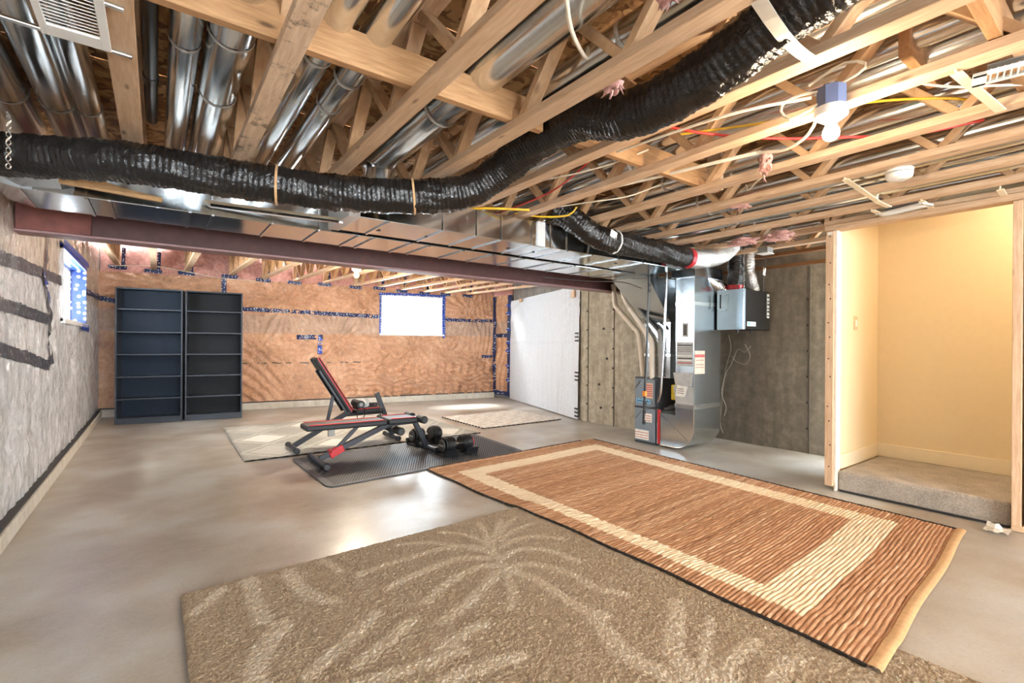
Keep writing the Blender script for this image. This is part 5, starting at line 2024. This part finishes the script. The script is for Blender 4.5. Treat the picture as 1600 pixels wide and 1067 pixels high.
for (x, z) in ((2.325, 0.385), (2.06, 0.285)):
    MB().cyl((x, yb - 0.22, z), (x, yb + 0.22, z), 0.012, 10).build('roller_rod', 'chrome', b1)
    for s in (-1, 1):
        MB().cyl((x, yb + s * 0.07, z), (x, yb + s * 0.24, z), 0.042, 16, bev=0.012).build('foam_roller', 'black_rubber', b1)
MB().box(1.375, 1.44, yb - 0.03, yb - 0.005, 0.275, 0.350, 0.003).build('paper_tag', 'cable_grey', b1)

yb2 = 5.80
b2 = thing('workout_bench', 'black and red workout bench with raised backrest on the diamond rug', 'bench', (1.8, yb2, 0))
pad(b2, (1.885, 0.425), (2.235, 0.425), 0.28, 0.055, 'seat_pad', yb2)
# raised back pad, its face toward the seat
a_, b_ = Vector((1.865, yb2, 0.415)), Vector((1.475, yb2, 1.045))
d_ = (b_ - a_).normalized()
n_ = Vector((d_.z, 0, -d_.x))
M_ = Matrix((d_, Vector((0, 1, 0)), d_.cross(Vector((0, 1, 0))))).transposed()
m = MB()
m.obox((a_ + b_) / 2 - n_ * 0.0275, ((b_ - a_).length, 0.26, 0.055), M_, 0.016)
o = m.build('back_pad', 'bench_pad', b2)
for s in (-1, 1):
    m = MB()
    m.bar(a_ + Vector((0, s * 0.118, 0)) + n_ * 0.004, b_ + Vector((0, s * 0.118, 0)) + n_ * 0.004, 0.016, 0.008, 0.002, side=n_)
    m.build('red_piping', 'bench_red', o)
    m = MB()
    m.bar(a_ + Vector((0, s * 0.132, 0)) - n_ * 0.02, b_ + Vector((0, s * 0.132, 0)) - n_ * 0.02, 0.004, 0.012, 0.001, side=n_)
    m.build('red_piping', 'bench_red', o)
for s_ in (-0.075, 0.075):
    sq(b2, a_ - n_ * 0.066 + d_ * 0.02 + Vector((0, s_, 0)), a_ - n_ * 0.066 + d_ * 0.60 + Vector((0, s_, 0)), 0.024, 'back_rail')
sq(b2, (1.60, yb2, 0.27), (1.67, yb2, 0.60), 0.03, 'support_strut')
sq(b2, (1.235, yb2, 0.05), (1.85, yb2, 0.385), 0.045, 'main_beam')
sq(b2, (1.80, yb2, 0.36), (2.25, yb2, 0.36), 0.04, 'seat_rail')
sq(b2, (2.185, yb2 - 0.02, 0.60), (2.39, yb2 - 0.02, 0.05), 0.045, 'front_leg')
foot(b2, 1.215, yb2 - 0.06, 0.22, z=0.045)
foot(b2, 2.39, yb2, 0.22, z=0.045)
for (x, z) in ((2.31, 0.26),):
    MB().cyl((x, yb2 - 0.2, z), (x, yb2 + 0.2, z), 0.012, 10).build('roller_rod', 'chrome', b2)
    for s in (-1, 1):
        MB().cyl((x, yb2 + s * 0.06, z), (x, yb2 + s * 0.22, z), 0.04, 16, bev=0.012).build('foam_roller', 'black_rubber', b2)
# things lying on the far bench's seat
fr1 = MB().cyl((1.955, yb2 - 0.13, 0.478), (1.955, yb2 + 0.12, 0.478), 0.047, 18, bev=0.008)
o = thing('ab_roller', 'black foam-ended hand roller lying on the far bench seat', 'roller', (1.955, yb2, 0.43))
fr1.build('roller_body', 'black_rubber', o)
MB().cyl((1.955, yb2 - 0.136, 0.478), (1.955, yb2 - 0.126, 0.478), 0.022, 14).build('end_cap', 'cable_grey', o)
m = MB()
vs = []
r_ = np.random.default_rng(3)
m.sphere((2.04, yb2 + 0.02, 0.475), 1.0, 14, 9, (0.06, 0.08, 0.05))
m.v = [(x + 0.012 * math.sin(z * 90 + y * 50), y + 0.012 * math.sin(x * 90), max(z + 0.012 * math.sin(x * 70 + y * 60), 0.429)) for x, y, z in m.v]
o = m.build('plastic_bag', 'paper_grey', sharp=0.3)
tag(o, 'crumpled clear plastic bag lying on the far bench seat', 'bag')
m = MB()
pts = []
for k in range(70):
    a = k * 0.55
    pts.append((2.14 + 0.05 * math.cos(a) + 0.012 * math.sin(k * 1.1), yb2 + 0.06 * math.sin(a) - 0.02, 0.436 + 0.0006 * k))
pts += [(2.16, yb2 - 0.1, 0.46), (2.18, yb2 - 0.15, 0.45), (2.18, yb2 - 0.16, 0.36), (2.185, yb2 - 0.155, 0.28)]
m.tube(catmull(pts, 0.03), 0.006, 7)
o = m.build('skipping_rope', 'cable_dark')
tag(o, 'dark coiled rope lying on the far bench seat with an end hanging down', 'rope')
m = MB()
m.tube(catmull([(1.92, yb2 - 0.10, 0.432), (1.90, yb2 - 0.16, 0.42), (1.90, yb2 - 0.165, 0.33), (1.93, yb2 - 0.165, 0.30), (1.98, yb2 - 0.165, 0.34), (1.99, yb2 - 0.16, 0.42), (1.98, yb2 - 0.1, 0.435)], 0.02), 0.005, 7)
o = m.build('strap_loop', 'cord_black')
tag(o, 'thin black strap looped below the far bench seat', 'strap')

# ------------------------------------------------------------------ adjustable dumbbells


def dumbbell(label, lab2, c, ang, group_red):
    cx, cy = c
    t = thing('adjustable_dumbbell', label, 'dumbbell', (cx, cy, 0.013))
    d = Vector((math.cos(ang), math.sin(ang), 0))
    s = Vector((-d.y, d.x, 0))
    C = Vector((cx, cy, 0.125))
    for e in (-1, 1):
        for k in range(7):
            q = C + d * e * (0.058 + k * 0.0175)
            rad_ = 0.093 - 0.0015 * abs(k - 3) ** 2
            MB().cyl(q - d * 0.0078, q + d * 0.0078, rad_, 22, bev=0.003).build('weight_plate', 'black_plastic', t)
        q = C + d * e * 0.188
        o = MB().cyl(q - d * 0.012, q + d * 0.004, 0.062, 20, bev=0.004).build('selector_dial', 'bench_red' if (group_red and e > 0) else 'cable_dark', t)
        MB().bar(q - s * 0.045 + d * e * 0.006, q + s * 0.045 + d * e * 0.006, 0.02, 0.012, 0.003).build('dial_grip', 'cable_grey', o)
    MB().cyl(C - d * 0.075, C + d * 0.075, 0.017, 14).build('handle', 'chrome', t)
    tr = thing('dumbbell_tray', lab2, 'tray', (cx, cy, 0.013))
    z = 0.014
    for e in (-1, 1):
        m = MB()
        f = lambda a, b, zz: C * 1.0 - Vector((0, 0, 0.125)) + d * a + s * b + Vector((0, 0, zz))
        a0, a1 = (e * 0.05, e * 0.205)
        sec = [(-0.10, z), (0.10, z), (0.125, 0.085), (0.108, 0.085), (0.07, 0.03), (-0.07, 0.03), (-0.108, 0.085), (-0.125, 0.085)]
        m.prism([f(a0, b, zz) for b, zz in sec], d * (a1 - a0))
        m.build('cradle', 'black_plastic', tr)
    m = MB()
    m.bar(C + Vector((0, 0, -0.107)) - d * 0.07, C + Vector((0, 0, -0.107)) + d * 0.07, 0.15, 0.008, 0.002)
    m.build('bridge', 'black_plastic', tr)
    return t


dumbbell('adjustable dumbbell with dark ends behind the bench front leg', 'black cradle tray under the dumbbell behind the bench front leg', (2.60, 5.26), R(4), False)
dumbbell('adjustable dumbbell with a red dial, nearest the woven rug', 'black cradle tray under the dumbbell nearest the woven rug', (2.63, 4.58), R(4), True)
